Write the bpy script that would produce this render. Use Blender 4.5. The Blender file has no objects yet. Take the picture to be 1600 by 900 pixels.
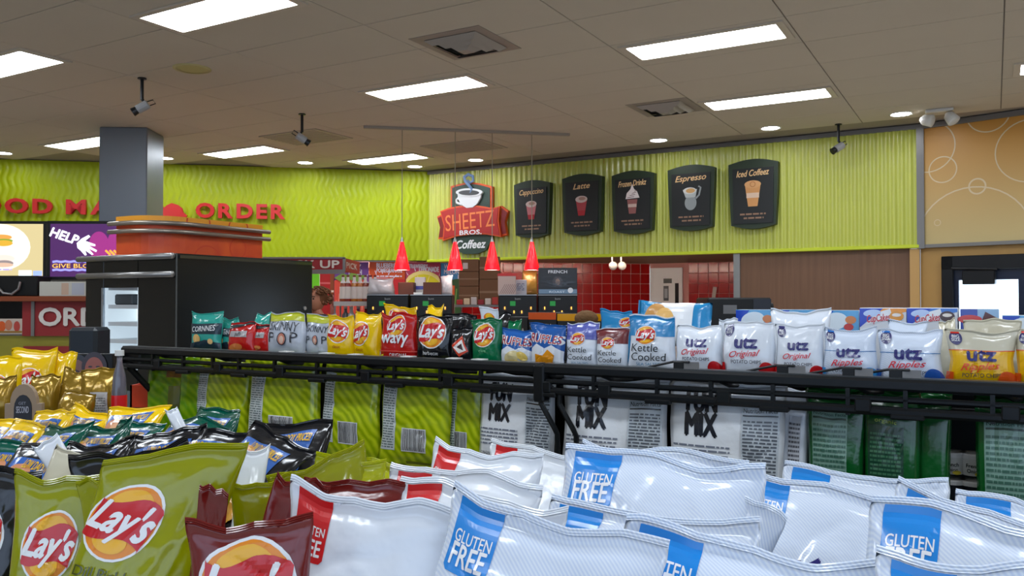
import bpy, bmesh, math, random
import numpy as np
from mathutils import Vector, Matrix
PI = math.pi
F = 1305.0
EYE = 1.6
PITCH = math.atan(22 / F)
scn = bpy.context.scene
C = scn.collection

# ------------------------------------------------------------ camera, world, exposure
cam = bpy.data.cameras.new('camera')
cam.sensor_width = 36
cam.lens = 36 * F / 1600
cam.clip_start = 0.02
co = bpy.data.objects.new('camera', cam)
C.objects.link(co)
co.location = (0, 0, EYE)
co.rotation_euler = (PI / 2 + PITCH, 0, 0)
scn.camera = co
w = bpy.data.worlds.new('world')
scn.world = w
w.use_nodes = True
w.node_tree.nodes['Background'].inputs[0].default_value = (0.80, 0.88, 1.0, 1)
w.node_tree.nodes['Background'].inputs[1].default_value = 0.35
scn.view_settings.view_transform = 'Standard'
scn.view_settings.look = 'None'
scn.view_settings.gamma = 1
scn.view_settings.exposure = 1.2
LIGHT = 9.5          # emission of the ceiling troffers
DOWN = 22.0          # emission of the round downlights

# ------------------------------------------------------------ pixel -> place helpers
CP, SP = math.cos(PITCH), math.sin(PITCH)
def ray(px, py):
    X = (px - 800) / F; Z = (450 - py) / F
    return X, CP - Z * SP, SP + Z * CP
def at(px, py, Y):
    r = ray(px, py); t = Y / r[1]
    return Vector((r[0] * t, Y, EYE + r[2] * t))
def onz(px, py, z):
    r = ray(px, py); t = (z - EYE) / r[2]
    return Vector((r[0] * t, r[1] * t, z))
STO = -PI / 6                                        # store grid: local x along the aisles, local y away from us
WV = Vector((math.cos(STO), math.sin(STO), 0)); UV = Vector((-math.sin(STO), math.cos(STO), 0))
def S(a, b, z=0): return Vector((WV.x * a + UV.x * b, WV.y * a + UV.y * b, z))
def onb(px, py, b):
    r = ray(px, py); den = r[0] * UV.x + r[1] * UV.y; t = b / den
    p = Vector((r[0] * t, r[1] * t, EYE + r[2] * t))
    return p.x * WV.x + p.y * WV.y, p.z              # a, z

# ------------------------------------------------------------ materials
def lin(c):
    return tuple(((v / 255) / 12.92 if v / 255 <= .04045 else (((v / 255) + .055) / 1.055) ** 2.4) for v in c)
MATS = {}
def mat(name, rgb=(200, 200, 200), rough=.5, metal=0., spec=.5, coat=0., bump=0., bscale=40., var=0., vscale=6., emit=None, estr=1., trans=0.):
    if name in MATS: return MATS[name]
    m = bpy.data.materials.new(name); m.use_nodes = True
    nt = m.node_tree; n = nt.nodes; L = nt.links; b = n['Principled BSDF']
    col = lin(rgb)
    b.inputs['Base Color'].default_value = (*col, 1)
    b.inputs['Roughness'].default_value = rough
    b.inputs['Metallic'].default_value = metal
    b.inputs['Specular IOR Level'].default_value = spec
    b.inputs['Coat Weight'].default_value = coat
    b.inputs['Coat Roughness'].default_value = .12
    if trans: b.inputs['Transmission Weight'].default_value = trans
    if emit is not None:
        b.inputs['Emission Color'].default_value = (*lin(emit), 1)
        b.inputs['Emission Strength'].default_value = estr
    tc = n.new('ShaderNodeTexCoord')
    if var:
        no = n.new('ShaderNodeTexNoise'); no.inputs['Scale'].default_value = vscale; no.inputs['Detail'].default_value = 4
        L.new(tc.outputs['Object'], no.inputs['Vector'])
        mr = n.new('ShaderNodeMapRange'); mr.inputs['To Min'].default_value = 1 - var; mr.inputs['To Max'].default_value = 1 + var
        L.new(no.outputs[0], mr.inputs[0])
        mx = n.new('ShaderNodeVectorMath'); mx.operation = 'SCALE'; mx.inputs[0].default_value = col
        L.new(mr.outputs[0], mx.inputs['Scale']); L.new(mx.outputs[0], b.inputs['Base Color'])
    if bump:
        no = n.new('ShaderNodeTexNoise'); no.inputs['Scale'].default_value = bscale; no.inputs['Detail'].default_value = 3
        L.new(tc.outputs['Object'], no.inputs['Vector'])
        bp = n.new('ShaderNodeBump'); bp.inputs['Strength'].default_value = bump; bp.inputs['Distance'].default_value = .01
        L.new(no.outputs[0], bp.inputs['Height']); L.new(bp.outputs[0], b.inputs['Normal'])
    MATS[name] = m
    return m
def foil(name, rgb, rgb2=None, kind=None, metal=.0, rough=.17):
    """printed plastic film: glossy, with fine crinkle; kind 'stripe' prints fine diagonal lines, 'streak' soft leaf-like streaks"""
    if name in MATS: return MATS[name]
    m = mat(name, rgb, rough, metal, .5, .32, .42, 15.)
    if rgb2 is not None:
        nt = m.node_tree; n = nt.nodes; L = nt.links; b = n['Principled BSDF']
        tc = n.new('ShaderNodeTexCoord')
        wv = n.new('ShaderNodeTexWave'); wv.wave_type = 'BANDS'; wv.bands_direction = 'DIAGONAL'
        if kind == 'stripe':
            wv.inputs['Scale'].default_value = 95; wv.inputs['Distortion'].default_value = 0
        else:
            wv.inputs['Scale'].default_value = 13; wv.inputs['Distortion'].default_value = 6; wv.inputs['Detail'].default_value = 3; wv.inputs['Detail Scale'].default_value = .6
        L.new(tc.outputs['Object'], wv.inputs['Vector'])
        mx = n.new('ShaderNodeMix'); mx.data_type = 'RGBA'
        mx.inputs[6].default_value = (*lin(rgb), 1); mx.inputs[7].default_value = (*lin(rgb2), 1)
        L.new(wv.outputs[0], mx.inputs[0]); L.new(mx.outputs[2], b.inputs['Base Color'])
    return m
def ink(rgb, rough=.26):
    return mat('ink_%02x%02x%02x' % rgb, rgb, rough, 0, .55, .3)
WHITE = (236, 238, 240); NAVY = (38, 36, 110); RED = (205, 28, 30); BLACKI = (22, 22, 26); GOLD = (244, 180, 20)

# ------------------------------------------------------------ mesh building
class MB:
    def __init__(s): s.v = []; s.f = []; s.m = []; s.mats = []
    def mi(s, m):
        if m is None: return 0
        if m not in s.mats: s.mats.append(m)
        return s.mats.index(m)
    def add(s, vs, fs, m=None, M=None):
        o = len(s.v)
        s.v += [tuple(M @ Vector(v)) if M else tuple(v) for v in vs]
        i = s.mi(m)
        for f in fs: s.f.append(tuple(k + o for k in f)); s.m.append(i)
        return s
    def box(s, x0, x1, y0, y1, z0, z1, m=None, M=None, bev=0.):
        if bev:
            b = bev
            vs = []
            pts = []
            for sx in (0, 1):
                for sy in (0, 1):
                    for sz in (0, 1):
                        X = (x0, x1)[sx]; Y = (y0, y1)[sy]; Z = (z0, z1)[sz]
                        dx = b if sx == 0 else -b; dy = b if sy == 0 else -b; dz = b if sz == 0 else -b
                        pts += [(X, Y + dy, Z + dz), (X + dx, Y, Z + dz), (X + dx, Y + dy, Z)]
            bm = bmesh.new()
            for p in pts: bm.verts.new(p)
            r = bmesh.ops.convex_hull(bm, input=bm.verts)
            bm.verts.ensure_lookup_table()
            for i, v in enumerate(bm.verts): v.index = i
            vs = [v.co.copy() for v in bm.verts]; fs = [[v.index for v in f.verts] for f in bm.faces]
            bm.free()
            return s.add(vs, fs, m, M)
        vs = [(x0, y0, z0), (x1, y0, z0), (x1, y1, z0), (x0, y1, z0), (x0, y0, z1), (x1, y0, z1), (x1, y1, z1), (x0, y1, z1)]
        return s.add(vs, [(0, 3, 2, 1), (4, 5, 6, 7), (0, 1, 5, 4), (1, 2, 6, 5), (2, 3, 7, 6), (3, 0, 4, 7)], m, M)
    def lathe(s, prof, n=24, m=None, M=None, cap=True):
        vs = []; fs = []
        for r, z in prof:
            for k in range(n): vs.append((r * math.cos(2 * PI * k / n), r * math.sin(2 * PI * k / n), z))
        for j in range(len(prof) - 1):
            for k in range(n):
                a = j * n + k; b2 = j * n + (k + 1) % n
                fs.append((a, b2, b2 + n, a + n))
        if cap:
            fs.append(tuple(range(n))[::-1]); fs.append(tuple(range((len(prof) - 1) * n, len(prof) * n)))
        return s.add(vs, fs, m, M)
    def tube(s, pts, r, n=8, m=None, M=None):
        pts = [Vector(p) for p in pts]; vs = []; fs = []
        rs = r if isinstance(r, (list, tuple)) else [r] * len(pts)
        up = None
        for i, p in enumerate(pts):
            d = (pts[min(i + 1, len(pts) - 1)] - pts[max(i - 1, 0)]).normalized()
            if up is None: up = Vector((0, 0, 1)) if abs(d.z) < .9 else Vector((1, 0, 0))
            x = d.cross(up).normalized(); y = x.cross(d).normalized(); up = y
            for k in range(n):
                a = 2 * PI * k / n
                vs.append(p + x * (rs[i] * math.cos(a)) + y * (rs[i] * math.sin(a)))
        for i in range(len(pts) - 1):
            for k in range(n):
                a = i * n + k; b2 = i * n + (k + 1) % n
                fs.append((a, b2, b2 + n, a + n))
        fs.append(tuple(range(n))[::-1]); fs.append(tuple(range((len(pts) - 1) * n, len(pts) * n)))
        return s.add(vs, fs, m, M)
    def prism(s, poly, y0, y1, m=None, M=None):
        """polygon in x,z extruded from y0 to y1"""
        n = len(poly)
        vs = [(x, y0, z) for x, z in poly] + [(x, y1, z) for x, z in poly]
        fs = [tuple(range(n)), tuple(range(2 * n - 1, n - 1, -1))]
        for k in range(n): fs.append((k, (k + 1) % n, n + (k + 1) % n, n + k))
        return s.add(vs, fs, m, M)
    def sphere(s, c, r, m=None, n=16, sc=(1, 1, 1), M=None):
        vs = []; fs = []
        k2 = n // 2
        for j in range(k2 + 1):
            t = PI * j / k2
            for k in range(n):
                a = 2 * PI * k / n
                vs.append((c[0] + r * sc[0] * math.sin(t) * math.cos(a), c[1] + r * sc[1] * math.sin(t) * math.sin(a), c[2] - r * sc[2] * math.cos(t)))
        for j in range(k2):
            for k in range(n):
                a = j * n + k; b2 = j * n + (k + 1) % n
                fs.append((a, b2, b2 + n, a + n))
        return s.add(vs, fs, m, M)
    def mesh(s, name, m=None, smooth=False):
        me = bpy.data.meshes.new(name)
        me.from_pydata([tuple(v) for v in s.v], [], s.f)
        mats = s.mats or [m]
        for q in mats:
            if q: me.materials.append(q)
        if len(mats) > 1: me.polygons.foreach_set('material_index', s.m)
        if smooth: me.polygons.foreach_set('use_smooth', [True] * len(me.polygons))
        me.update()
        return me
def obj(name, mb, m=None, parent=None, loc=None, rz=None, smooth=False):
    me = mb if isinstance(mb, bpy.types.Mesh) else mb.mesh(name, m, smooth)
    o = bpy.data.objects.new(name, me); C.objects.link(o)
    if parent: o.parent = parent
    if loc is not None: o.location = loc
    if rz is not None: o.rotation_euler = (0, 0, rz)
    return o
def tag(o, label, cat, group=None, kind=None):
    o['label'] = label; o['category'] = cat
    if group: o['group'] = group
    if kind: o['kind'] = kind
    return o
def thing(name, label, cat, loc=(0, 0, 0), rz=0., group=None):
    o = bpy.data.objects.new(name, None); C.objects.link(o)
    o.location = loc; o.rotation_euler = (0, 0, rz); o.empty_display_size = .05
    return tag(o, label, cat, group)
def struct(name, mb, m=None, loc=None, rz=None, smooth=False):
    o = obj(name, mb, m, None, loc, rz, smooth); o['kind'] = 'structure'
    return o

# ------------------------------------------------------------ flat print: shapes in (x, z)
TCACHE = {}
def text2d(s, size, bold=0., shear=0.):
    key = (s, bold, shear)
    if key not in TCACHE:
        cu = bpy.data.curves.new('t', 'FONT'); cu.body = s; cu.size = 1; cu.offset = bold; cu.shear = shear
        cu.align_x = 'LEFT'; cu.resolution_u = 3
        o = bpy.data.objects.new('t', cu)
        me = bpy.data.meshes.new_from_object(o)
        vs = np.array([v.co[:2] for v in me.vertices]) if len(me.vertices) else np.zeros((0, 2))
        fs = [tuple(p.vertices) for p in me.polygons]
        bpy.data.objects.remove(o); bpy.data.curves.remove(cu); bpy.data.meshes.remove(me)
        TCACHE[key] = (vs, fs)
    vs, fs = TCACHE[key]
    return vs * size, fs
class Print:
    """layers of flat ink; later items lie above earlier ones"""
    def __init__(s): s.items = []; s.cut = {}; s.sub = {}
    def level(s, i):
        base, fr = s.sub.get(i, (i, 0.)); skipped = sum(1 for k, (b, f) in s.sub.items() if k < base and f > 0)
        return base - skipped + fr
    def poly(s, pts, m): s.items.append((np.array(pts, float), [tuple(range(len(pts)))], m)); return s
    def rect(s, x0, z0, x1, z1, m): return s.poly([(x0, z0), (x1, z0), (x1, z1), (x0, z1)], m)
    def ell(s, cx, cz, rx, rz, m, rot=0., n=28):
        c, q = math.cos(rot), math.sin(rot); P = []
        for k in range(n):
            a = 2 * PI * k / n; x = rx * math.cos(a); z = rz * math.sin(a)
            P.append((cx + x * c - z * q, cz + x * q + z * c))
        return s.poly(P, m)
    def ring(s, cx, cz, r0, r1, m, n=40):
        P = [(cx + r * math.cos(2 * PI * k / n), cz + r * math.sin(2 * PI * k / n)) for r in (r0, r1) for k in range(n)]
        s.items.append((np.array(P), [(k, (k + 1) % n, n + (k + 1) % n, n + k) for k in range(n)], m)); return s
    def stroke(s, pts, wd, m):
        P = [Vector(p) for p in pts]; A = []; B = []
        for i, p in enumerate(P):
            d = (P[min(i + 1, len(P) - 1)] - P[max(i - 1, 0)]).normalized(); nn = Vector((-d.y, d.x)) * wd / 2
            A.append(tuple(p + nn)); B.append(tuple(p - nn))
        n = len(P)
        s.items.append((np.array(A + B), [(k, k + 1, n + k + 1, n + k) for k in range(n - 1)], m)); return s
    def text(s, t, x, z, size, m, bold=0., shear=0., rot=0., align='c', width=None, sx=1.):
        if bold > .004:                              # heavier weight: the same letters printed a hair apart
            b_ = bold * size * .85; n0 = len(s.items)
            for k_, (dx_, dz_) in enumerate([(-b_, 0), (b_, 0), (0, b_), (0, -b_), (b_ * .5, b_ * .5)]):
                s.text(t, x + dx_, z + dz_, size, m, 0., shear, rot, align, width, sx)
            for k_ in range(n0, len(s.items)): s.sub[k_] = (n0, .09 * (k_ - n0))
            return s
        vs, fs = text2d(t, size, 0., shear)
        if not len(vs): return s
        vs = vs.copy(); x0, x1 = vs[:, 0].min(), vs[:, 0].max()
        k = (width / (x1 - x0)) if width else sx
        vs[:, 0] = (vs[:, 0] - (x0 + x1) / 2) * k if align == 'c' else (vs[:, 0] - x0) * k
        c, q = math.cos(rot), math.sin(rot)
        V = np.stack([x + vs[:, 0] * c - vs[:, 1] * q, z + vs[:, 0] * q + vs[:, 1] * c], 1)
        s.items.append((V, fs, m)); return s
    def lines(s, x0, z0, x1, z1, n, m, seed=0, fill=.5):
        """rows of tiny print too small to read"""
        r = random.Random(seed); dz = (z1 - z0) / n; V = []; Fc = []
        for i in range(n):
            x = x0; zz = z0 + dz * i
            while x < x1 - .004:
                l = min(r.uniform(.02, .09) * (1.0), x1 - x)
                o = len(V); V += [(x, zz), (x + l, zz), (x + l, zz + dz * fill), (x, zz + dz * fill)]; Fc.append((o, o + 1, o + 2, o + 3))
                x += l + .012
        s.items.append((np.array(V), Fc, m)); return s
    def barcode(s, x0, z0, x1, z1, seed=0):
        s.rect(x0, z0, x1, z1, ink(WHITE)); r = random.Random(seed); x = x0 + .008
        V = []; Fc = []
        while x < x1 - .01:
            l = r.choice((.003, .005, .008)); o = len(V)
            V += [(x, z0 + .012), (x + l, z0 + .012), (x + l, z1 - .008), (x, z1 - .008)]; Fc.append((o, o + 1, o + 2, o + 3)); x += l + r.choice((.004, .007))
        s.items.append((np.array(V), Fc, ink(BLACKI))); return s
    def flat(s, y=-.001, dy=.0012, M=None, depth=0.):
        mb = MB()
        for i, (V, Fc, m) in enumerate(s.items):
            yy = y - s.level(i) * dy
            mb.add([(a, yy, b) for a, b in V], Fc, m, M)
        return mb
    def cutmesh(s, nx, ny, H):
        k = (nx, ny, round(H, 3))
        if k in s.cut: return s.cut[k]
        out = []
        for V, Fc, m in s.items:
            bm = bmesh.new()
            vv = [bm.verts.new((a, b, 0)) for a, b in V]
            for f in Fc:
                try: bm.faces.new([vv[q] for q in f])
                except ValueError: pass
            def cutp(co_, no_, outer=False):
                g = bm.verts[:] + bm.edges[:] + bm.faces[:]
                if g: bmesh.ops.bisect_plane(bm, geom=g, dist=1e-6, plane_co=co_, plane_no=no_, clear_outer=outer)
            cutp((.492, 0, 0), (1, 0, 0), True); cutp((-.492, 0, 0), (-1, 0, 0), True)
            cutp((0, H - .006, 0), (0, 1, 0), True); cutp((0, .006, 0), (0, -1, 0), True)
            if bm.verts:
                xs = [v.co.x for v in bm.verts]; ys = [v.co.y for v in bm.verts]
                for i in range(1, nx):
                    x = -.5 + i / nx
                    if min(xs) < x < max(xs): cutp((x, 0, 0), (1, 0, 0))
                for j in range(1, ny):
                    y = j * H / ny
                    if min(ys) < y < max(ys): cutp((0, y, 0), (0, 1, 0))
            for i, v in enumerate(bm.verts): v.index = i
            out.append((np.array([v.co[:2] for v in bm.verts]) if bm.verts else np.zeros((0, 2)), [tuple(v.index for v in f.verts) for f in bm.faces], m))
            bm.free()
        s.cut[k] = out
        return out

# ------------------------------------------------------------ pillow bag
def tri(x): return np.abs(((x / PI) % 2) - 1) * 2 - 1
def bag_grid(w, h, t, nx, ny, seed, seal=.05, wr=1., bend=0., ear=0., gusset=False, slump=0., pinch=None, up=None, skew=0.):
    r = np.random.RandomState(seed)
    u = np.linspace(-1, 1, nx + 1)[None, :].repeat(ny + 1, 0)
    v = np.linspace(0, 1, ny + 1)[:, None].repeat(nx + 1, 1)
    q = np.clip((v - seal) / (1 - 2 * seal), 0, 1)
    prof = np.sin(PI * q ** (.85 if not gusset else .62)) ** .55
    ed = np.clip(1 - np.abs(u) ** 3.2, 0, 1) ** .5
    half = t / 2 * prof * ed + .0006 * (1 - np.abs(u)) * (1 - np.abs(2 * v - 1) ** 8)
    half[:, 0] = half[:, -1] = 0; half[0, :] = half[-1, :] = 0
    x = u * w / 2 * (1 - .09 * prof) 
    z = v * h * (1 - .0)
    tp = np.clip((v - .45) / .55, 0, 1) ** 1.6
    pinch = r.uniform(-.05, .12) * min(wr, 1.4) if pinch is None else pinch
    up = r.uniform(.0, .028) * min(wr, 1.6) if up is None else up
    x = x * (1 - pinch * tp) + skew * w * v
    z = z + h * up * tp * np.abs(u) ** 2.2 + h * .015 * wr * tp * (np.sin(u * r.uniform(1.5, 4) + r.uniform(0, 6)) + .5 * tri(u * r.uniform(4, 9) + r.uniform(0, 6)))
    x = x + w * .012 * wr * tri(v * r.uniform(5, 9) + r.uniform(0, 6)) * np.sign(u) * np.abs(u) ** 3 * (1 - tp)
    # mean sheet: bends, ears
    m = bend * h * np.clip((v - .72) / .28, 0, 1) ** 2 + ear * w * np.clip(u, 0, 1) ** 2 * np.clip((v - .7) / .3, 0, 1) ** 2
    m += .012 * w * np.sin(u * 3.1 + r.uniform(0, 6)) * np.clip(np.abs(2 * v - 1), 0, 1) ** 2 * 2
    # crumple on the front
    c = np.zeros_like(u)
    for k in range(5):                               # gathers running from the two seals
        f = r.uniform(5, 16); ph = r.uniform(0, 6)
        c += .35 * tri(u * f + ph + v * r.uniform(-2, 2)) * (np.exp(-(1 - v) * r.uniform(4, 9)) + np.exp(-v * r.uniform(4, 9))) * prof
    for k in range(7):                               # long creases in random directions
        a = r.uniform(0, PI); f = r.uniform(2, 6.5)
        d = math.cos(a) * u + math.sin(a) * v * 1.6 * h / w
        s_ = 1 - np.abs(np.sin(d * f + r.uniform(0, 6) + .5 * np.sin(u * 3 + v * 4 + r.uniform(0, 6))))
        e = np.exp(-((u - r.uniform(-.8, .8)) ** 2 + (v * 1.5 - r.uniform(0, 1.5)) ** 2) / r.uniform(.12, .5))
        c -= 1.15 * s_ ** 3 * e * r.choice([-1, 1])
    c *= .0165 * w * wr * ed
    front = -half + m + c * (prof * .9 + .1 * (half > 0))
    back = half + m
    P = np.stack([x, front, z], 2); B = np.stack([x, back, z], 2)
    if slump:
        for A in (P, B): A[..., 2] -= slump * h * (A[..., 0] / w) * np.clip(v - .3, 0, 1)
    return P, B
def bag_mesh(P, B, m, name='bag'):
    ny, nx = P.shape[0] - 1, P.shape[1] - 1
    V = P.reshape(-1, 3).tolist(); idx = np.arange((nx + 1) * (ny + 1)).reshape(ny + 1, nx + 1)
    bi = idx.copy()
    k = len(V); inner = []
    for j in range(1, ny):
        for i in range(1, nx):
            bi[j, i] = k; k += 1; inner.append(B[j, i].tolist())
    V += inner; Fc = []
    for j in range(ny):
        for i in range(nx):
            Fc.append((idx[j, i], idx[j, i + 1], idx[j + 1, i + 1], idx[j + 1, i]))
            Fc.append((bi[j, i], bi[j + 1, i], bi[j + 1, i + 1], bi[j, i + 1]))
    me = bpy.data.meshes.new(name); me.from_pydata(V, [], [tuple(int(q) for q in f) for f in Fc])
    me.materials.append(m); me.polygons.foreach_set('use_smooth', [True] * len(me.polygons)); me.update()
    return me
def wrap_print(pr, P, w, h, off=.0007):
    ny, nx = P.shape[0] - 1, P.shape[1] - 1
    gu = np.gradient(P, axis=1); gv = np.gradient(P, axis=0)
    N = np.cross(gu, gv); N /= np.linalg.norm(N, axis=2)[..., None] + 1e-9
    N[N[..., 1] > 0] *= -1
    mb = MB()
    for li, (V, Fc, m) in enumerate(pr.cutmesh(nx, ny, h / w)):
        if not len(V): continue
        fu = np.clip((V[:, 0] + .5) * nx, 0, nx - 1e-4); fv = np.clip(V[:, 1] / (h / w) * ny, 0, ny - 1e-4)
        i = fu.astype(int); j = fv.astype(int); a = (fu - i)[:, None]; b = (fv - j)[:, None]
        def bl(A): return A[j, i] * (1 - a) * (1 - b) + A[j, i + 1] * a * (1 - b) + A[j + 1, i] * (1 - a) * b + A[j + 1, i + 1] * a * b
        Q = bl(P) + bl(N) * (off * (1 + .4 * pr.level(li)))
        mb.add([tuple(q) for q in Q.tolist()], Fc, m)
    return mb
BAGN = [0]
def bag(name, label, cat, group, base, rz, w, h, t, film, pr=None, tilt=0., roll=0., near=False, seed=None, seal_film=None, **kw):
    """bag standing on its lower seal at base; tilt leans it back"""
    BAGN[0] += 1
    sd = seed if seed is not None else BAGN[0] * 7 + 3
    nx, ny = (44, 56) if near else (18, 24)
    P, B = bag_grid(w, h, t, nx, ny, sd, **kw)
    o = bpy.data.objects.new(name, bag_mesh(P, B, film, name)); C.objects.link(o)
    o.matrix_world = Matrix.Translation(base) @ Matrix.Rotation(rz, 4, 'Z') @ Matrix.Rotation(-tilt, 4, 'X') @ Matrix.Rotation(roll, 4, 'Y')
    tag(o, label, cat, group)
    # crimped seals, top and bottom, as a part of their own
    sm = MB()
    nr = 5 if near else 3
    sh = .030 * h
    for e in (1, 0):
        js = P.shape[0] - 1 if e else 0
        row = P[js]; vs = []; n = nx + 1
        for k in range(nr + 1):
            for i in range(n):
                vs.append((row[i, 0], row[i, 1] + (.0005 if k % 2 else -.0005), row[i, 2] + (sh * k / nr - .002) * (1 if e else -1) * (.8 if e else .0) ))
        if e: sm.add(vs, [(k * n + i, k * n + i + 1, (k + 1) * n + i + 1, (k + 1) * n + i) for k in range(nr) for i in range(n - 1)])
    obj('top_seal', sm, seal_film or film, o)
    if pr: obj('printed_front', wrap_print(pr, P, w, h, .0009 if near else .0015), None, o)
    return o

# ============================================================ SETTING
CEIL = 3.43; SOF = 2.18
LD = Vector((.982, .187, 0)).normalized(); LRZ = math.atan2(LD.y, LD.x)     # direction of the long green wall
CN = Vector((-1.17, 11.7, 0))                                                # corner of the two green walls
LN = Vector((-LD.y, LD.x, 0))
m_ceiltile = mat('ceiling_tile', (196, 186, 170), .9, var=.03, vscale=3., bump=.05, bscale=90)
m_ceilgap = mat('ceiling_grid', (150, 140, 130), .8)
m_green = mat('lime_wave_panel', (166, 182, 4), .45, 0, .3, .05)
m_green2 = mat('lime_corrugated_metal', (198, 204, 92), .24, .0, .6, .3)
m_gray = mat('grey_trim', (126, 124, 122), .4, .4)
m_wood = mat('brown_laminate', (118, 84, 60), .5)
def wood_nodes(m, c1, c2, sc=(3., 3., 40.)):
    nt = m.node_tree; n = nt.nodes; L = nt.links; b = n['Principled BSDF']
    tc = n.new('ShaderNodeTexCoord'); mp = n.new('ShaderNodeMapping'); mp.inputs['Scale'].default_value = sc
    no = n.new('ShaderNodeTexNoise'); no.inputs['Scale'].default_value = 1; no.inputs['Detail'].default_value = 6
    L.new(tc.outputs['Object'], mp.inputs[0]); L.new(mp.outputs[0], no.inputs['Vector'])
    mx = n.new('ShaderNodeMix'); mx.data_type = 'RGBA'; mx.inputs[6].default_value = (*lin(c1), 1); mx.inputs[7].default_value = (*lin(c2), 1)
    L.new(no.outputs[0], mx.inputs[0]); L.new(mx.outputs[2], b.inputs['Base Color'])
wood_nodes(m_wood, (128, 92, 66), (96, 66, 46), (30, 30, 1.2))
m_floor = mat('floor_tile', (206, 196, 182), .35, var=.08, vscale=2.)
m_wallb = mat('painted_wall', (214, 206, 194), .8)

m_white0 = mat('fitting_white', (206, 206, 202), .4)
struct('floor', MB().box(-14, 8, -4, 15, -.06, 0), m_floor)
ce = struct('ceiling', MB().box(-14, 8, -4, 15, CEIL + .012, CEIL + .1), m_ceilgap)
tile = MB().box(-.606, .606, -.301, .301, 0, .011, bev=.002).mesh('ceiling_tile', m_ceiltile)
def inside(p):
    if p.y > CN.y - .1: return False
    if (p - CN).dot(LN) > -.15: return False
    if (p - CN).dot(UV) > -.15: return False
    return True
for i in range(-9, 6):
    for k in range(-2, 16):
        p = S(-1.76 + 1.22 * i, 3.35 + .61 * k, CEIL)
        if inside(Vector((p.x, p.y, 0))) and -11 < p.x < 7 and p.y > 2:
            o = obj('ceiling_tile', tile, None, ce, p, STO)
# rear part of the ceiling behind the camera, one sheet
obj('ceiling_sheet', MB().box(-14, 8, -4, 1.9, 0, .011), m_ceiltile, ce, (0, 0, CEIL))

# wavy lime wall on the left
def wave_panel(length, z0, z1, lx=.083, lz=.26, amp=.017, dep=.010):
    dx = lx / 12; nx = int(length / dx); nz = int((z1 - z0) / .018)
    X = np.linspace(-length, 0, nx + 1)[None, :].repeat(nz + 1, 0); Z = np.linspace(z0, z1, nz + 1)[:, None].repeat(nx + 1, 1)
    ph = (X + amp * np.sin(2 * PI * Z / lz)) / lx % 1
    Y = -dep * (.5 - .5 * np.cos(2 * PI * ph)) ** .6
    V = np.stack([X, Y, Z], 2).reshape(-1, 3).tolist(); n = nx + 1
    mb = MB(); mb.v = V; mb.f = [(j * n + i, j * n + i + 1, (j + 1) * n + i + 1, (j + 1) * n + i) for j in range(nz) for i in range(nx)]; mb.m = [0] * len(mb.f)
    return mb
wl = struct('wall_left', MB().box(-11, .0, .02, .12, SOF, CEIL), m_green, CN, LRZ)
obj('wave_panel', wave_panel(9.5, SOF, CEIL), m_green, wl, (0, 0, 0), smooth=True)
obj('soffit_underside', MB().box(-11, 0, .02, 1.2, SOF, SOF + .03), mat('soffit_board', (120, 96, 70), .7), wl)
# corrugated lime wall on the right of the corner
RL = 6.2
def corr(length, z0, z1, per=.076, amp=.011):
    n = int(length / per * 12); mb = MB(); V = []
    zs = [z0, z0 + .02, (z0 + z1) / 2, z1 - .02, z1]
    for z in zs:
        for i in range(n + 1):
            x = length * i / n
            V.append((x, -.012 + amp * math.cos(2 * PI * x / per), z))
    mb.v = V; n1 = n + 1
    mb.f = [(j * n1 + i, j * n1 + i + 1, (j + 1) * n1 + i + 1, (j + 1) * n1 + i) for j in range(len(zs) - 1) for i in range(n)]; mb.m = [0] * len(mb.f)
    return mb
s0w = 4.4
wr_ = struct('wall_right', MB().box(0, RL, .02, .12, SOF, CEIL), m_green2, CN, STO)
obj('corrugated_sheet', corr(RL, SOF, CEIL), m_green2, wr_, smooth=True)
obj('soffit_underside', MB().add([(0, .02, SOF), (s0w, .02, SOF), (s0w + .4, 3.2, SOF), (-1.5, 3.2, SOF)], [(0, 1, 2, 3)]), mat('soffit_board', (120, 96, 70), .7), wr_)
obj('drip_edge', MB().box(0, RL, -.045, .02, SOF - .025, SOF + .012, bev=.006), mat('lime_edge', (200, 214, 40), .35), wr_)
obj('top_trim', MB().box(0, RL, -.035, .02, CEIL - .045, CEIL), m_gray, wr_)
obj('end_trim', MB().box(RL - .02, RL + .05, -.04, .1, SOF - .03, CEIL), m_gray, wr_)
EP = CN + WV * RL                                                            # end of the corrugated wall
# tan wall running on towards the door, turned a little more to us
YRZ = math.radians(-45)
YD = Vector((math.cos(YRZ), math.sin(YRZ), 0))
m_tan = mat('tan_mural', (190, 160, 96), .45)
nt = m_tan.node_tree; n_ = nt.nodes; L_ = nt.links
tc = n_.new('ShaderNodeTexCoord'); sx = n_.new('ShaderNodeSeparateXYZ'); mr = n_.new('ShaderNodeMapRange'); mr.inputs[1].default_value = 2.2; mr.inputs[2].default_value = 3.4
mx = n_.new('ShaderNodeMix'); mx.data_type = 'RGBA'; mx.inputs[6].default_value = (*lin((196, 176, 122)), 1); mx.inputs[7].default_value = (*lin((200, 140, 52)), 1)
L_.new(tc.outputs['Object'], sx.inputs[0]); L_.new(sx.outputs[2], mr.inputs[0]); L_.new(mr.outputs[0], mx.inputs[0]); L_.new(mx.outputs[2], n_['Principled BSDF'].inputs['Base Color'])
wf = struct('wall_far_right', MB().box(0, 5, 0, .1, SOF, CEIL), m_tan, EP, YRZ)
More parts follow.
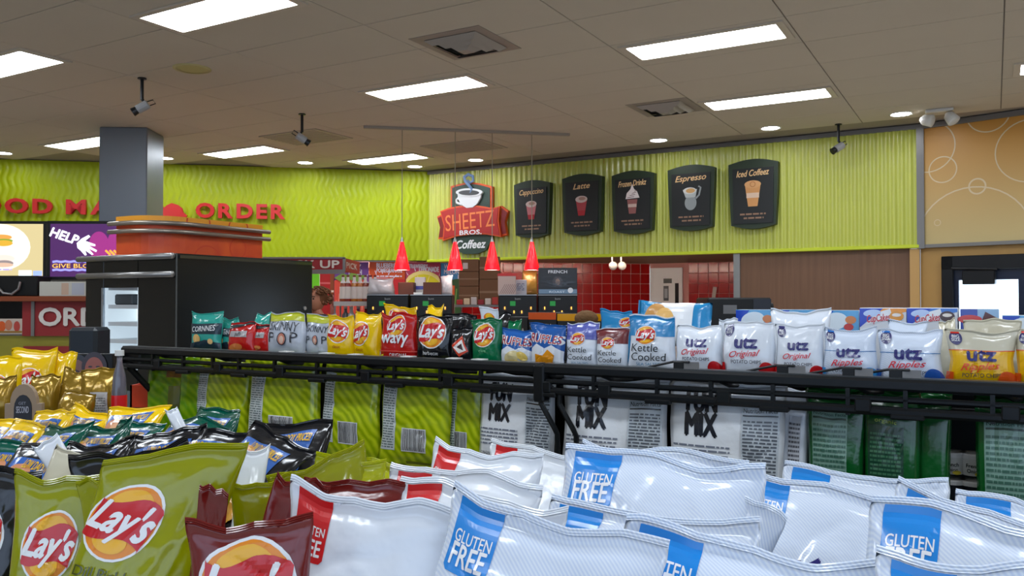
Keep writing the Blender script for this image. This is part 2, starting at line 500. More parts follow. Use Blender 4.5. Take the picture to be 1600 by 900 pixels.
def onplane(px, py, P0, rz):
    """pixel -> (s, z) on the vertical plane through P0 running along rz"""
    d = Vector((math.cos(rz), math.sin(rz), 0)); n = Vector((-d.y, d.x, 0)); r = Vector(ray(px, py))
    t = (P0 - Vector((0, 0, 0))).dot(n) / r.dot(n)
    q = r * t; return (Vector((q.x, q.y, 0)) - Vector((P0.x, P0.y, 0))).dot(d), EYE + q.z
pr = Print()
def ringpx(cx, cy, rpx, m, th=.012):
    a = onplane(cx, cy, EP, YRZ); b = onplane(cx, cy - rpx, EP, YRZ); r = abs(b[1] - a[1])
    pr.ring(a[0], a[1], r - th, r, m)
mring = mat('ring_print', (214, 196, 158), .45)
ringpx(1473, 265, 21, mring); ringpx(1527, 291, 13, mring, .016); ringpx(1520, 375, 84, mring, .014); ringpx(1450, 230, 40, mring); ringpx(1544, 175, 32, mring); ringpx(1610, 235, 50, mring); ringpx(1465, 348, 5, mring, .006)
P2 = Print()
for V, Fc, m in pr.items:                                                    # keep the rings on the wall panel
    cen = [(V[list(f)].mean(0)) for f in Fc]
    P2.items.append((V, [f for f, c_ in zip(Fc, cen) if c_[0] > .04 and c_[1] < CEIL - .03 and c_[1] > SOF + .02], m))
obj('ring_print', P2.flat(-.001, .0004), None, wf)
obj('bottom_trim', MB().box(0, 5, -.02, .1, SOF - .025, SOF + .01), m_gray, wf)
obj('top_trim', MB().box(0, 5, -.03, .1, CEIL - .05, CEIL), m_gray, wf)
m_gold = mat('gold_panel', (176, 136, 74), .5, var=.08)
struct('wall_lower_right', MB().box(0, .22, .03, .12, 0, SOF - .025).box(.22, 5, .03, .12, 2.06, SOF - .025), m_gold, EP, YRZ)
struct('trim_1', MB().box(-.09, .0, -.02, .1, 0, SOF - .03), mat('tan_post', (196, 154, 92), .5), EP, STO)
# brown laminate below the corrugated wall
s0, _ = onplane(1156, 430, CN, STO); sP, _ = onplane(1146, 430, CN, STO)
wb = struct('wall_laminate', MB().box(s0, RL - .09, .03, .12, 0, SOF), m_wood, CN, STO)
struct('trim_2', MB().box(sP, s0, .0, .12, 0, SOF - .02), mat('steel_post', (150, 150, 148), .35, .6), CN, STO)
# recess behind: plain lower walls
BA = Vector((2.08, 12.6, 0))
m_grout = mat('grout', (214, 150, 140), .7); m_redtile = mat('red_glazed_tile', (176, 16, 16), .18, 0, .6, .3, var=.12, vscale=1.3)
wa = struct('wall_back', MB().box(-7.5, 0, .008, .1, 0, SOF), m_grout, BA, LRZ)
tm = MB().box(-.0715, .0715, 0, .009, -.0715, .0715, bev=.004).mesh('tile', m_redtile)
for i in range(24):
    for k in range(7):
        if i > 16 and k < 1: continue
        obj('tile', tm, None, wa, (-.075 - .15 * i, 0, 2.10 - .15 * k))
BB = BA
wbk = struct('wall_back_right', MB().box(0, 1.35, .008, .1, 0, SOF), m_grout, BB, STO)
dx0, _ = onplane(1017, 450, BB, STO); dx1, dz = onplane(1067, 418, BB, STO)
for i in range(9):
    for k in range(7):
        x = .075 + .15 * i; z = 2.10 - .15 * k
        if dx0 - .06 < x < dx1 + .06 and z < dz + .05: continue
        obj('tile', tm, None, wbk, (x, 0, z))
struct('wall_recess_side', MB().box(0, 2.6, 0, .08, 0, SOF), mat('dark_red_paint', (110, 20, 18), .5), CN + WV * (s0 + .05) + UV * .12, math.atan2(2.4, .65))
dr = struct('door_1', MB().box(dx0, dx1, -.03, .005, 0, dz, bev=.004), mat('white_door', (244, 242, 240), .5), BB, STO)
dw = dx1 - dx0
obj('door_window', MB().box(dx1 - .22 * dw, dx1 - .11 * dw, -.036, -.03, 1.55, 1.88), mat('dark_glass', (30, 34, 38), .15), dr)
obj('notice', Print().rect(dx0 + .42 * dw, 1.62, dx0 + .58 * dw, 1.84, ink((90, 94, 98))).rect(dx0 + .42 * dw, 1.88, dx0 + .68 * dw, 1.95, ink(BLACKI)).rect(dx0 + .45 * dw, 1.66, dx0 + .55 * dw, 1.8, ink((180, 184, 188))).flat(-.031), None, dr)
obj('notice', Print().rect(dx0 + .42 * dw, 1.48, dx0 + .88 * dw, 1.56, ink(BLACKI)).flat(-.033), None, dr)
# light strips added behind the edge of the soffit to brighten the recess
m_strip = mat('added_strip_glow', (255, 255, 255), .5, emit=(255, 236, 214), estr=26.)
for base_, rz_, x0_, x1_, l_ in ((CN, STO, .5, 4.1, 'long added light strip under the soffit, brightening the tiled wall'), (CN, LRZ, -3.6, -.3, 'long added light strip under the soffit, brightening the drink posters')):
    t_ = thing('added_light_strip', l_, 'light', (base_.x, base_.y, SOF), rz_)
    obj('housing', MB().box(x0_, x1_, .05, .10, -.02, 0), m_white0, t_)
    obj('tube', MB().box(x0_ + .02, x1_ - .02, .101, .108, -.018, -.003), m_strip, t_)
# unseen storefront glazing and bars, added behind the camera as daylight fill
struct('fill_window_1', MB().box(-8, 5, -3.99, -3.96, .5, 2.9), mat('added_daylight', (120, 130, 150), .3, emit=(198, 222, 255), estr=.8))
for i_ in range(9): struct('trim_%d' % (10 + i_), MB().box(-8.04 + 1.62 * i_, -7.96 + 1.62 * i_, -3.97, -3.88, .5, 2.9), m_gray)
# closed shell round the shop so the daylight and the lamps bounce as in a room
struct('wall_front', MB().box(-14, 8, -4.1, -4, 0, CEIL), m_wallb)
struct('wall_side_left', MB().box(-10.1, -10, -4, 15, 0, CEIL), m_wallb)
struct('wall_side_right', MB().box(7.9, 8, -4, 7, 0, CEIL), m_wallb)
struct('wall_kitchen', MB().box(-10, -1.9, 0, .08, 0, SOF), mat('kitchen_wall', (120, 118, 112), .6), CN + LN * .95, LRZ)

# glazed door at the far right
def EPs(px, py): return onplane(px, py, EP, YRZ)
d0 = .22
m_blackm = mat('black_metal', (20, 22, 26), .35, .3)
dd = struct('door_2', MB().box(d0, d0 + .11, -.04, .08, 0, 2.06, bev=.006).box(d0 + 2.1, d0 + 2.2, -.04, .08, 0, 2.06).box(d0, d0 + 2.2, -.04, .08, 1.92, 2.06, bev=.006), m_blackm, EP, YRZ)
wx0, wz1 = EPs(1498, 438); wx1, _ = EPs(1591, 438)
obj('door_leaf', MB().box(d0 + .11, wx0 - .0, 0, .05, 0, 1.92).box(wx0, wx1, 0, .05, wz1, 1.92).box(wx1, d0 + 2.1, 0, .05, 0, 1.92).box(wx0, wx1, 0, .05, 0, .9), mat('dark_blue_leaf', (22, 34, 58), .25, 0, .6), dd)
obj('pane', MB().box(wx0, wx1, .02, .03, .9, wz1), mat('daylit_glass', (220, 235, 255), .1, emit=(214, 236, 255), estr=1.6), dd)
obj('door_closer', MB().box(wx0 + .05, wx0 + .34, -.07, 0, wz1 - .045, wz1 + .09, bev=.008).tube([(wx0 - .05, -.05, wz1 + .12), (wx0 + .36, -.05, wz1 + .1)], .012), m_blackm, dd)

# ============================================================ CEILING FITTINGS
m_lens = mat('troffer_lens', (255, 255, 255), .5, emit=(238, 246, 255), estr=LIGHT)
m_white = mat('white_metal', (214, 214, 210), .4)
def troffer(a, b, label):
    t = thing('ceiling_light', label, 'light', S(a, b, CEIL), STO, 'fluorescent troffers in the ceiling')
    L, Wd = .525, .165
    fr = MB()
    for x0, x1, y0, y1 in ((-L - .05, L + .05, -Wd - .04, -Wd), (-L - .05, L + .05, Wd, Wd + .04), (-L - .05, -L, -Wd, Wd), (L, L + .05, -Wd, Wd)): fr.box(x0, x1, y0, y1, -.012, 0)
    obj('frame', fr, mat('troffer_frame', (196, 186, 170), .5), t)
    pts = []
    n = 8
    for cx, cy, a0 in ((L, Wd, 0), (-L, Wd, PI / 2), (-L, -Wd, PI), (L, -Wd, 3 * PI / 2)):
        for k in range(4):
            an = a0 + PI / 2 * k / 3; rr = .035
            pts.append((cx - rr * math.copysign(1, cx) + rr * math.cos(an), cy - rr * math.copysign(1, cy) + rr * math.sin(an)))
    mb = MB(); k = len(pts)
    mb.add([(x, y, -.009) for x, y in pts] + [(x, y, -.002) for x, y in pts], [tuple(range(k))[::-1]] + [(i, (i + 1) % k, k + (i + 1) % k, k + i) for i in range(k)])
    obj('lens', mb, m_lens, t)
    return t
TR = [(-4.2, 3.58, 'large glowing ceiling troffer cut by the top edge, left of the middle'),
      (-6.63, 3.60, 'glowing ceiling troffer cut by the left edge near the top'),
      (-4.2, 5.79, 'glowing ceiling troffer just below the big square air diffuser'),
      (-1.75, 5.74, 'long glowing ceiling troffer at the upper right'),
      (-1.76, 7.64, 'glowing ceiling troffer right of the small air diffuser'),
      (-9.05, 5.84, 'glowing ceiling troffer partly hidden by the steel column'),
      (-7.9, 7.14, 'distant glowing troffer above the red raised letters by the column'),
      (-6.7, 8.42, 'distant glowing troffer above the corner of the lime walls'),
      (.72, 7.65, 'glowing ceiling troffer just showing at the right edge')]
for a, b, l in TR: troffer(a, b, l)
for i, (a, b) in enumerate([(-4.2, 1.2), (-1.75, 1.2), (.7, 1.2), (.7, 3.6), (-1.75, 3.3), (3.1, 3.6), (-6.6, 1.2), (-9, 2.4), (-1.75, -.8), (-4.2, -.8), (3.1, 1.2), (1.9, -.8)]):  # extra unseen troffers, added to light the shop and the bags
    troffer(a, b, 'unseen ceiling troffer added for light, behind or above the camera')['group'] = 'unseen ceiling troffers added for light'
m_down = mat('downlight_lens', (255, 255, 255), .5, emit=(246, 248, 255), estr=DOWN)
for px, py, l in [(1029, 219, 'round recessed downlight above the middle menu boards'), (1204, 200, 'round recessed downlight above the rightmost menu board'), (1408, 178, 'round recessed downlight near the end of the corrugated wall'), (743, 250, 'round recessed downlight above the cup sign'), (648, 260, 'round recessed downlight at the corner of the lime walls'), (477, 254, 'round recessed downlight above the wavy lime wall, mid left'), (258, 247, 'round recessed downlight just right of the steel column'), (5, 239, 'round recessed downlight at the left edge of the photo')]:
    p = onz(px, py, CEIL); t = thing('recessed_downlight', l, 'light', p, 0, 'round downlights along the walls')
    obj('trim_ring', MB().lathe([(.085, -.002), (.10, -.008), (.112, 0)], 28, cap=False), m_white, t)
    obj('lens', MB().lathe([(.001, -.003), (.09, -.003), (.09, -.001)], 28), m_down, t)
def diffuser(px, py, s, label, a=None, b=None):
    p = S(a, b, CEIL) if a is not None else onz(px, py, CEIL)
    t = thing('air_diffuser', label, 'vent', p, STO)
    obj('face', MB().box(-s, s, -s, s, -.004, 0, bev=.002), mat('diffuser_face', (150, 140, 130), .5), t)
    obj('throat', MB().box(-s * .72, s * .72, -s * .72, s * .72, -.006, -.004), mat('diffuser_dark', (26, 30, 32), .6), t)
    for k, r in enumerate((.74, .52, .3)):
        mb = MB(); r0 = s * r; r1 = s * (r - .16); z0 = -.008 - .012 * k; z1 = z0 - .03
        q = [(-r0, -r0, z0), (r0, -r0, z0), (r0, r0, z0), (-r0, r0, z0)]; q2 = [(-r1, -r1, z1), (r1, -r1, z1), (r1, r1, z1), (-r1, r1, z1)]
        mb.add(q + q2, [(i, (i + 1) % 4, 4 + (i + 1) % 4, 4 + i) for i in range(4)])
        if k == 2: mb.add(q2, [(0, 1, 2, 3)])
        obj('louvre', mb, mat('diffuser_blade', (158, 150, 142), .45), t)
diffuser(728, 68, .29, 'large square stepped air diffuser at the top centre of the ceiling')
diffuser(1040, 168, .29, 'small looking square air diffuser between the two right hand troffers')
for px, py, l in [(725, 229, 'flat ceiling return grille above the pendant lamp track'), (478, 214, 'flat ceiling return grille beside the middle security camera')]:
    p = onz(px, py, CEIL); t = thing('return_grille', l, 'vent', p, STO)
    obj('frame', MB().box(-.42, .42, -.3, .3, -.012, 0, bev=.003), mat('grille_frame', (176, 168, 150), .6), t)
    for k in range(10): obj('slat', MB().box(-.38, .38, -.012, .004, -.016, -.011), mat('grille_slat', (164, 156, 138), .6), t, (0, -.25 + .055 * k, 0))
p = onz(300, 107, CEIL)
t = thing('ceiling_speaker', 'round pale ceiling speaker grille at the upper left', 'speaker', p, 0)
obj('grille', MB().lathe([(.001, -.006), (.08, -.008), (.12, -.006), (.125, 0)], 32), mat('speaker_grille', (186, 176, 116), .7, bump=.3, bscale=300), t, smooth=True)
obj('bezel', MB().lathe([(.12, -.008), (.14, -.008), (.145, 0)], 32, cap=False), mat('speaker_bezel', (190, 182, 128), .6), t)
# cameras
def cctv(px, py, label, az, white=False):
    p = onz(px, py, CEIL); t = thing('security_camera', label, 'camera', p, az)
    mm = mat('camera_grey', (150, 150, 150), .4) if white else m_blackm
    obj('mount', MB().lathe([(.035, -.01), (.035, 0)], 16).tube([(0, 0, -.005), (0, 0, -.18)], .014).tube([(0, 0, -.17), (.03, -.0, -.22)], .012), m_blackm, t)
    A = Vector((.05, 0, -.21)); B_ = Vector((-.07, 0, -.285))
    obj('housing', MB().tube([A, A.lerp(B_, .05), A.lerp(B_, .7)], [.03, .038, .038], 14), mat('camera_grey', (150, 150, 150), .4), t, smooth=False)
    obj('lens_barrel', MB().tube([A.lerp(B_, .68), B_], [.03, .036], 14), m_blackm, t)
    obj('cable', MB().tube([(.02, 0, -.2), (.08, .02, -.17), (.1, .02, -.2), (.06, .01, -.22)], .005, 6), m_blackm, t)
cctv(222, 122, 'small security camera hanging at the upper left of the ceiling', .2)
cctv(472, 178, 'small black security camera hanging left of the pendant track', PI + .4)
cctv(1310, 194, 'small security camera hanging in front of the corrugated wall, right', .1)
p = onz(1468, 170, CEIL); t = thing('emergency_light', 'white twin headed emergency lamp on the ceiling above the tan wall', 'light', p, -.5)
obj('base', MB().box(-.12, .12, -.03, .03, -.03, 0, bev=.006), m_white, t)
for q in (-1, 1): obj('lamp_head', MB().lathe([(.02, -.07), (.05, -.04), (.06, .04), (.045, .05)], 18, M=Matrix.Translation((q * .1, 0, -.1)) @ Matrix.Rotation(2.2 + q * .35, 4, 'Y') @ Matrix.Rotation(.3, 4, 'X')), m_white, t, smooth=True)

# steel column
p = onz(155, 198, CEIL)
cl = struct('trim_3', MB().box(0, .49, 0, .49, 0, CEIL, bev=.01), mat('brushed_steel', (118, 124, 132), .38, .3, bump=.05, bscale=14), (p.x, p.y, 0), .06)
cl['label'] = 'square brushed steel column'

# track with four red pendants
A = onz(568, 201, CEIL - .03); B_ = onz(890, 213, CEIL - .03)
tr = thing('pendant_track', 'thin grey ceiling track carrying the four red pendant lamps', 'track', A, math.atan2(B_.y - A.y, B_.x - A.x))
TL = (B_ - A).length
obj('rail', MB().box(0, TL, -.02, .02, 0, .03, bev=.003), mat('track_grey', (158, 148, 136), .5), tr)
m_red = mat('red_glass', (228, 18, 28), .2, 0, .6, .4, emit=(255, 20, 36), estr=.55)
dT = (B_ - A).normalized()
for px, l in [(628, 'red cone pendant lamp, leftmost, over the wavy wall'), (711, 'red cone pendant lamp hanging over the foot of the cup sign, left one'), (769, 'red cone pendant lamp right of the cup sign foot'), (831, 'red cone pendant lamp, rightmost, below the first menu board')]:
    r = ray(px, 400); k = (A.x * r[1] - A.y * r[0]) / (dT.y * r[0] - dT.x * r[1]); P = A + dT * k
    zt = at(px, 378, P.y).z; zb = at(px, 422, P.y).z
    t = thing('pendant_lamp', l, 'lamp', (P.x, P.y, zb), 0, 'red pendant lamps')
    hh = zt - zb
    obj('shade', MB().lathe([(.079, 0), (.083, .012), (.05, hh * .55), (.024, hh * .92), (.02, hh)], 28, cap=False), m_red, t, smooth=True)
    obj('bulb', MB().lathe([(.001, .004), (.072, .004), (.072, .008)], 24), mat('pendant_glow', (255, 250, 240), .4, emit=(255, 244, 230), estr=5.), t)
    obj('collar', MB().lathe([(.02, hh), (.016, hh + .02), (.006, hh + .05)], 16), mat('steel', (170, 170, 170), .3, .8), t)
    obj('cord', MB().tube([(0, 0, hh + .04), (0, 0, A.z - zb)], .005, 6), mat('cord_grey', (150, 142, 120), .5), t)

# ============================================================ WALL SIGNS
def letters(text, px0, px1, pyb, pyt, P0, rz, depth, m, name, label, gap=None, front=.05):
    """raised letters fixed to the wall; each letter a part"""
    s0_, zb = onplane(px0, pyb, P0, rz); s1_, _ = onplane(px1, pyb, P0, rz); _, zt = onplane((px0 + px1) / 2, pyt, P0, rz); _, zb = onplane((px0 + px1) / 2, pyb, P0, rz)
    d = Vector((math.cos(rz), math.sin(rz), 0))
    t = thing(name, label, 'sign', (P0.x + d.x * s0_, P0.y + d.y * s0_, zb), rz)
    size = (zt - zb) / .72
    cu = bpy.data.curves.new('t', 'FONT'); cu.size = size; cu.offset = .035 * size; cu.extrude = depth / 2; cu.bevel_depth = .0; cu.resolution_u = 3
    xs = []; x = 0; meshes = []
    for ch in text:
        if ch == ' ': x += .32 * size; continue
        cu.body = ch; o = bpy.data.objects.new('t', cu); me = bpy.data.meshes.new_from_object(o); bpy.data.objects.remove(o)
        c = np.array([v.co[:] for v in me.vertices]); wch = c[:, 0].max() - c[:, 0].min()
        meshes.append((me, x - c[:, 0].min() , wch)); x += wch + .16 * size
    x -= .16 * size; k = (s1_ - s0_) / x
    for me, xo, wch in meshes:
        me.transform(Matrix.Rotation(PI / 2, 4, 'X')); me.transform(Matrix.Diagonal((k, 1, 1, 1)))
        me.materials.clear(); me.materials.append(m)
        obj('letter', me, None, t, (xo * k, -front, 0))
    return t
m_letter = mat('red_letter', (200, 30, 28), .45)
LP = CN - LN * .02
letters('FOOD MADE', -60, 240, 334, 312, LP, LRZ, .05, m_letter, 'raised_letters', 'big red raised letters on the lime wall left of the steel column')
letters('ORDER', 307, 446, 341, 319, LP, LRZ, .05, m_letter, 'raised_letters', 'big red raised letters reading order on the wavy lime wall')
q0 = onplane(222, 340, LP, LRZ); d = LD
t = thing('raised_emblem', 'red raised bumpy emblem on the lime wall between the column and the letters', 'sign', (LP.x + d.x * q0[0], LP.y + d.y * q0[0], q0[1]), LRZ)
kx = (onplane(294, 340, LP, LRZ)[0] - q0[0]) / 72
obj('emblem', MB().prism([(x * kx, y * kx) for x, y in [(0, -3), (68, -3), (72, 4), (66, 9), (64, 16), (58, 21), (48, 24), (40, 20), (36, 16), (30, 23), (22, 23), (16, 17), (10, 12), (0, 9)]], -.08, -.03), m_letter, t)

WP = CN - UV * .03
def wl_(px, py): return onplane(px, py, WP, STO)
# cup sign
q0 = wl_(740, 400)
sg = thing('coffee_sign', 'tall coffee shop sign with white cup over a red banner on the lime wall', 'sign', (WP.x + WV.x * q0[0], WP.y + WV.y * q0[0], q0[1]), STO)
def sp(pts): return [(wl_(x, y)[0] - q0[0], wl_(x, y)[1] - q0[1]) for x, y in pts]
m_dkgreen = mat('sign_dark_green', (44, 66, 56), .5); m_or = mat('sign_orange', (222, 84, 26), .5); m_sred = mat('sign_red', (178, 32, 30), .45); m_dred = mat('sign_dark_red', (130, 22, 26), .45)
def arch(x0, x1, yb, yt, b=5, n=8): return [(x0, yb), (x1, yb)] + [(x1 + (x0 - x1) * k / n, yt - b * math.sin(PI * k / n)) for k in range(n + 1)]
obj('upper_board', MB().prism(sp(arch(708, 772, 330, 292, 6)), -.06, 0, m_or).prism(sp(arch(710.5, 769.5, 330, 294.5, 6)), -.066, -.06, m_dkgreen), None, sg)
obj('lower_board', MB().prism(sp([(708, 368), (772, 366), (768, 380), (762, 391), (748, 397), (728, 397), (714, 390), (709, 380)]), -.05, 0, m_dkgreen), None, sg)
for pts in ([(686, 339), (697, 334), (700, 373), (688, 374), (691, 356)], [(786, 322), (797, 330), (792, 347), (795, 368), (784, 370)]):
    c_ = (sum(p[0] for p in pts) / 5, sum(p[1] for p in pts) / 5)
    obj('banner_wing', MB().prism(sp(pts), -.05, -.0, m_or).prism(sp([(c_[0] + (x - c_[0]) * .78, c_[1] + (y - c_[1]) * .86) for x, y in pts]), -.056, -.05, m_dred), None, sg)
ban = [(693, 331)] + [(693 + 93 * k / 8, 331 - 12 * math.sin(PI * (k + .4) / 8.8) * .8) for k in range(1, 8)] + [(786, 323), (784, 346), (788, 371), (764, 367), (740, 367), (718, 370), (697, 377), (699, 354)]
cb = (740, 347)
obj('banner', MB().prism(sp(ban), -.085, -.05, m_or).prism(sp([(cb[0] + (x - cb[0]) * .955, cb[1] + (y - cb[1]) * .9) for x, y in ban]), -.092, -.085, m_sred), None, sg)
def ptxt(t, cx, pyb, hpx, wpx, m, **k):
    a = wl_(cx, pyb); b = wl_(cx, pyb - hpx); l = wl_(cx - wpx / 2, pyb); r_ = wl_(cx + wpx / 2, pyb)
    return dict(t=t, x=a[0] - q0[0], z=a[1] - q0[1], size=(b[1] - a[1]) / .72, width=r_[0] - l[0], m=m, **k)
def pt(pr_, d_): pr_.text(d_['t'], d_['x'], d_['z'], d_['size'], d_['m'], d_.get('bold', 0), d_.get('shear', 0), d_.get('rot', 0), width=d_['width'])
m_or2 = mat('sign_peach', (240, 130, 66), .5)
pr = Print(); pt(pr, ptxt('SHEETZ', 740, 358, 26, 76, m_or2, rot=.05)); obj('lettering', pr.flat(-.095), None, sg)
pr = Print(); pt(pr, ptxt('BROS.', 741, 367, 7, 34, ink(WHITE), bold=.03)); obj('lettering', pr.flat(-.095), None, sg)
pr = Print(); pt(pr, ptxt('Coffeez', 739, 388, 13, 46, ink(WHITE), bold=.035, shear=.25)); obj('lettering', pr.flat(-.053), None, sg)
m_cup = mat('sign_white', (226, 228, 230), .4)
cup = sp([(721, 301), (758, 300), (757, 310), (752, 319), (745, 325), (735, 326), (727, 321), (722, 312)])
pr = Print()
obj('cup', MB().prism(cup, -.10, -.07, m_cup).prism(sp([(739.5 + 20.5 * math.cos(a), 302 + 6.5 * math.sin(a)) for a in [2 * PI * k / 20 for k in range(20)]]), -.108, -.07, m_cup).prism(sp([(739.5 + 16 * math.cos(a), 302.5 + 4 * math.sin(a)) for a in [2 * PI * k / 20 for k in range(20)]]), -.112, -.108, mat('coffee_dark', (34, 36, 38), .3)), None, sg)
hd = sp([(722, 311), (719, 314), (720, 318), (725, 320), (728, 321)])
obj('cup_handle', MB().tube([(x, -.09, z) for x, z in hd], .018, 8), m_cup, sg)
stm = sp([(741, 303), (744, 297), (738, 290), (733, 284), (732, 278), (738, 274), (745, 277), (746, 284), (741, 287), (737, 283)])
obj('steam_curl', MB().tube([(x, -.1, z) for x, z in stm], [.014, .02, .022, .022, .022, .022, .02, .018, .014, .01], 8), mat('steam_blue', (120, 150, 190), .4), sg, smooth=True)

# five dark menu boards
m_board = mat('board_black', (20, 24, 24), .45); m_bedge = mat('board_green_edge', (34, 50, 32), .5)
m_title = mat('board_title', (226, 186, 132), .5); m_small = mat('board_small_print', (150, 116, 92), .5)
BR = [(836, 282, 373, 56, 'Cappuccino', 'first'), (914, 272, 369, 62, 'Latte', 'second'), (993, 267, 367, 66, 'Frozen Drinkz', 'third'), (1083.5, 258, 362, 73, 'Espresso', 'fourth'), (1180, 249, 359, 77, 'Iced Coffeez', 'fifth')]
LB = ['black menu board showing a pinkish cappuccino cup, nearest the cup sign', 'black menu board with a red latte cup, second from the cup sign', 'black menu board showing a whipped frozen drink', 'black menu board showing an espresso in a steel jug', 'black menu board showing an iced coffee cup, farthest right']
for bi, (cx, yt, yb, wp, ttl, _) in enumerate(BR):
    c0, zb = wl_(cx, yb); _, zt = wl_(cx, yt); l = wl_(cx - wp / 2, yt)[0]; r_ = wl_(cx + wp / 2, yt)[0]; W_ = r_ - l; H_ = zt - zb
    t = thing('menu_board', LB[bi], 'sign', (WP.x + WV.x * c0, WP.y + WV.y * c0, zb), STO, 'black drink menu boards on the lime wall')
    n = 10
    def shp(k): 
        W2 = W_ / 2 * k; 
        return [(-W2 * .9, H_ * .06)] + [(-W2 * .9 + W2 * 1.8 * i / n, H_ * (.06 - .055 * math.sin(PI * i / n))) for i in range(1, n)] + [(W2 * .9, H_ * .06), (W2 * .97, H_ * .55), (W2, H_ * .93)] + [(W2 - 2 * W2 * i / n, H_ * (.93 + .06 * math.sin(PI * i / n))) for i in range(1, n)] + [(-W2, H_ * .93), (-W2 * .97, H_ * .55)]
    obj('board', MB().prism(shp(1), -.09, 0, m_bedge), None, t)
    W3 = W_ * .43
    obj('panel', MB().prism([(-W3 * .93, H_ * .08), (W3 * .93, H_ * .08), (W3 * .96, H_ * .86), (-W3 * .96, H_ * .86)], -.1, -.09, m_board), None, t)
    pr = Print().text(ttl, 0, H_ * .75, H_ * .125, m_title, .02, .35, .04, width=W_ * (.42 if len(ttl) < 8 else .66))
    for q in range(2): pr.lines(-W_ * .26 + .04 * q, H_ * (.2 - .055 * q), W_ * .27 - .03 * q, H_ * (.23 - .055 * q), 1, m_small, bi * 3 + q, .8)
    u_ = H_
    if bi < 2:
        pr.poly([(-.1 * u_, .58 * u_), (.1 * u_, .58 * u_), (.055 * u_, .32 * u_), (-.055 * u_, .32 * u_)], mat('cup_pic_pink%d' % bi, ((196, 112, 118), (170, 60, 66))[bi], .5))
        pr.poly([(-.068 * u_, .4 * u_), (.068 * u_, .4 * u_), (.055 * u_, .32 * u_), (-.055 * u_, .32 * u_)], mat('cup_pic_red', (176, 30, 40), .5))
        pr.ell(0, .58 * u_, .105 * u_, .055 * u_, mat('foam_pic', (206, 184, 176), .5)); pr.ell(.01, .59 * u_, .06 * u_, .028 * u_, mat('foam_pic2', (170, 130, 116), .5))
    elif bi == 2:
        pr.poly([(-.085 * u_, .54 * u_), (.085 * u_, .54 * u_), (.055 * u_, .32 * u_), (-.055 * u_, .32 * u_)], mat('cup_pic_mauve', (150, 92, 88), .5))
        pr.rect(-.07 * u_, .42 * u_, .07 * u_, .47 * u_, mat('cup_pic_pale', (206, 180, 168), .5))
        pr.poly([(-.11 * u_, .55 * u_), (.12 * u_, .56 * u_), (.08 * u_, .66 * u_), (.03 * u_, .7 * u_), (0, .78 * u_), (-.03 * u_, .7 * u_), (-.09 * u_, .64 * u_)], mat('cream_pic', (226, 216, 214), .5))
        for k in range(4): pr.stroke([(-.08 * u_ + .03 * k, (.57 + .03 * k) * u_), (.03 * u_ + .015 * k, (.58 + .035 * k) * u_)], .006, mat('syrup_pic', (90, 40, 40), .5))
    elif bi == 3:
        pr.ell(.0, .42 * u_, .09 * u_, .11 * u_, mat('jug_pic', (140, 146, 146), .3)); pr.poly([(-.075 * u_, .5 * u_), (.075 * u_, .5 * u_), (.1 * u_, .62 * u_), (-.12 * u_, .62 * u_)], mat('jug_pic2', (176, 182, 180), .3))
        pr.ell(-.01, .6 * u_, .1 * u_, .05 * u_, mat('jug_pic3', (210, 210, 204), .3)); pr.ell(0, .6 * u_, .07 * u_, .035 * u_, mat('crema_pic', (206, 160, 100), .5))
        pr.stroke([(.08 * u_, .48 * u_), (.13 * u_, .53 * u_), (.155 * u_, .64 * u_), (.12 * u_, .66 * u_)], .02, mat('jug_pic', (140, 146, 146), .3))
    else:
        pr.poly([(-.11 * u_, .63 * u_), (.11 * u_, .63 * u_), (.065 * u_, .32 * u_), (-.065 * u_, .32 * u_)], mat('iced_pic', (210, 150, 90), .5))
        pr.rect(-.088 * u_, .44 * u_, .088 * u_, .51 * u_, mat('iced_pic2', (226, 196, 170), .5)); pr.ell(0, .63 * u_, .115 * u_, .055 * u_, mat('iced_pic3', (214, 160, 104), .5)); pr.ring(0, .63 * u_, .03 * u_, .04 * u_, mat('iced_pic4', (180, 116, 62), .5))
    obj('printed_face', pr.flat(-.101, .0008), None, t)

# ============================================================ BACK COUNTER AND DRINK AREA
def floor_pt(px, Y): p = at(px, 472, Y); return Vector((p.x, p.y, 0))
def zat(py, Y): return at(800, py, Y).z
m_steel = mat('steel', (170, 170, 170), .3, .8)
m_blk = mat('black_plastic', (16, 17, 18), .4, 0, .4)
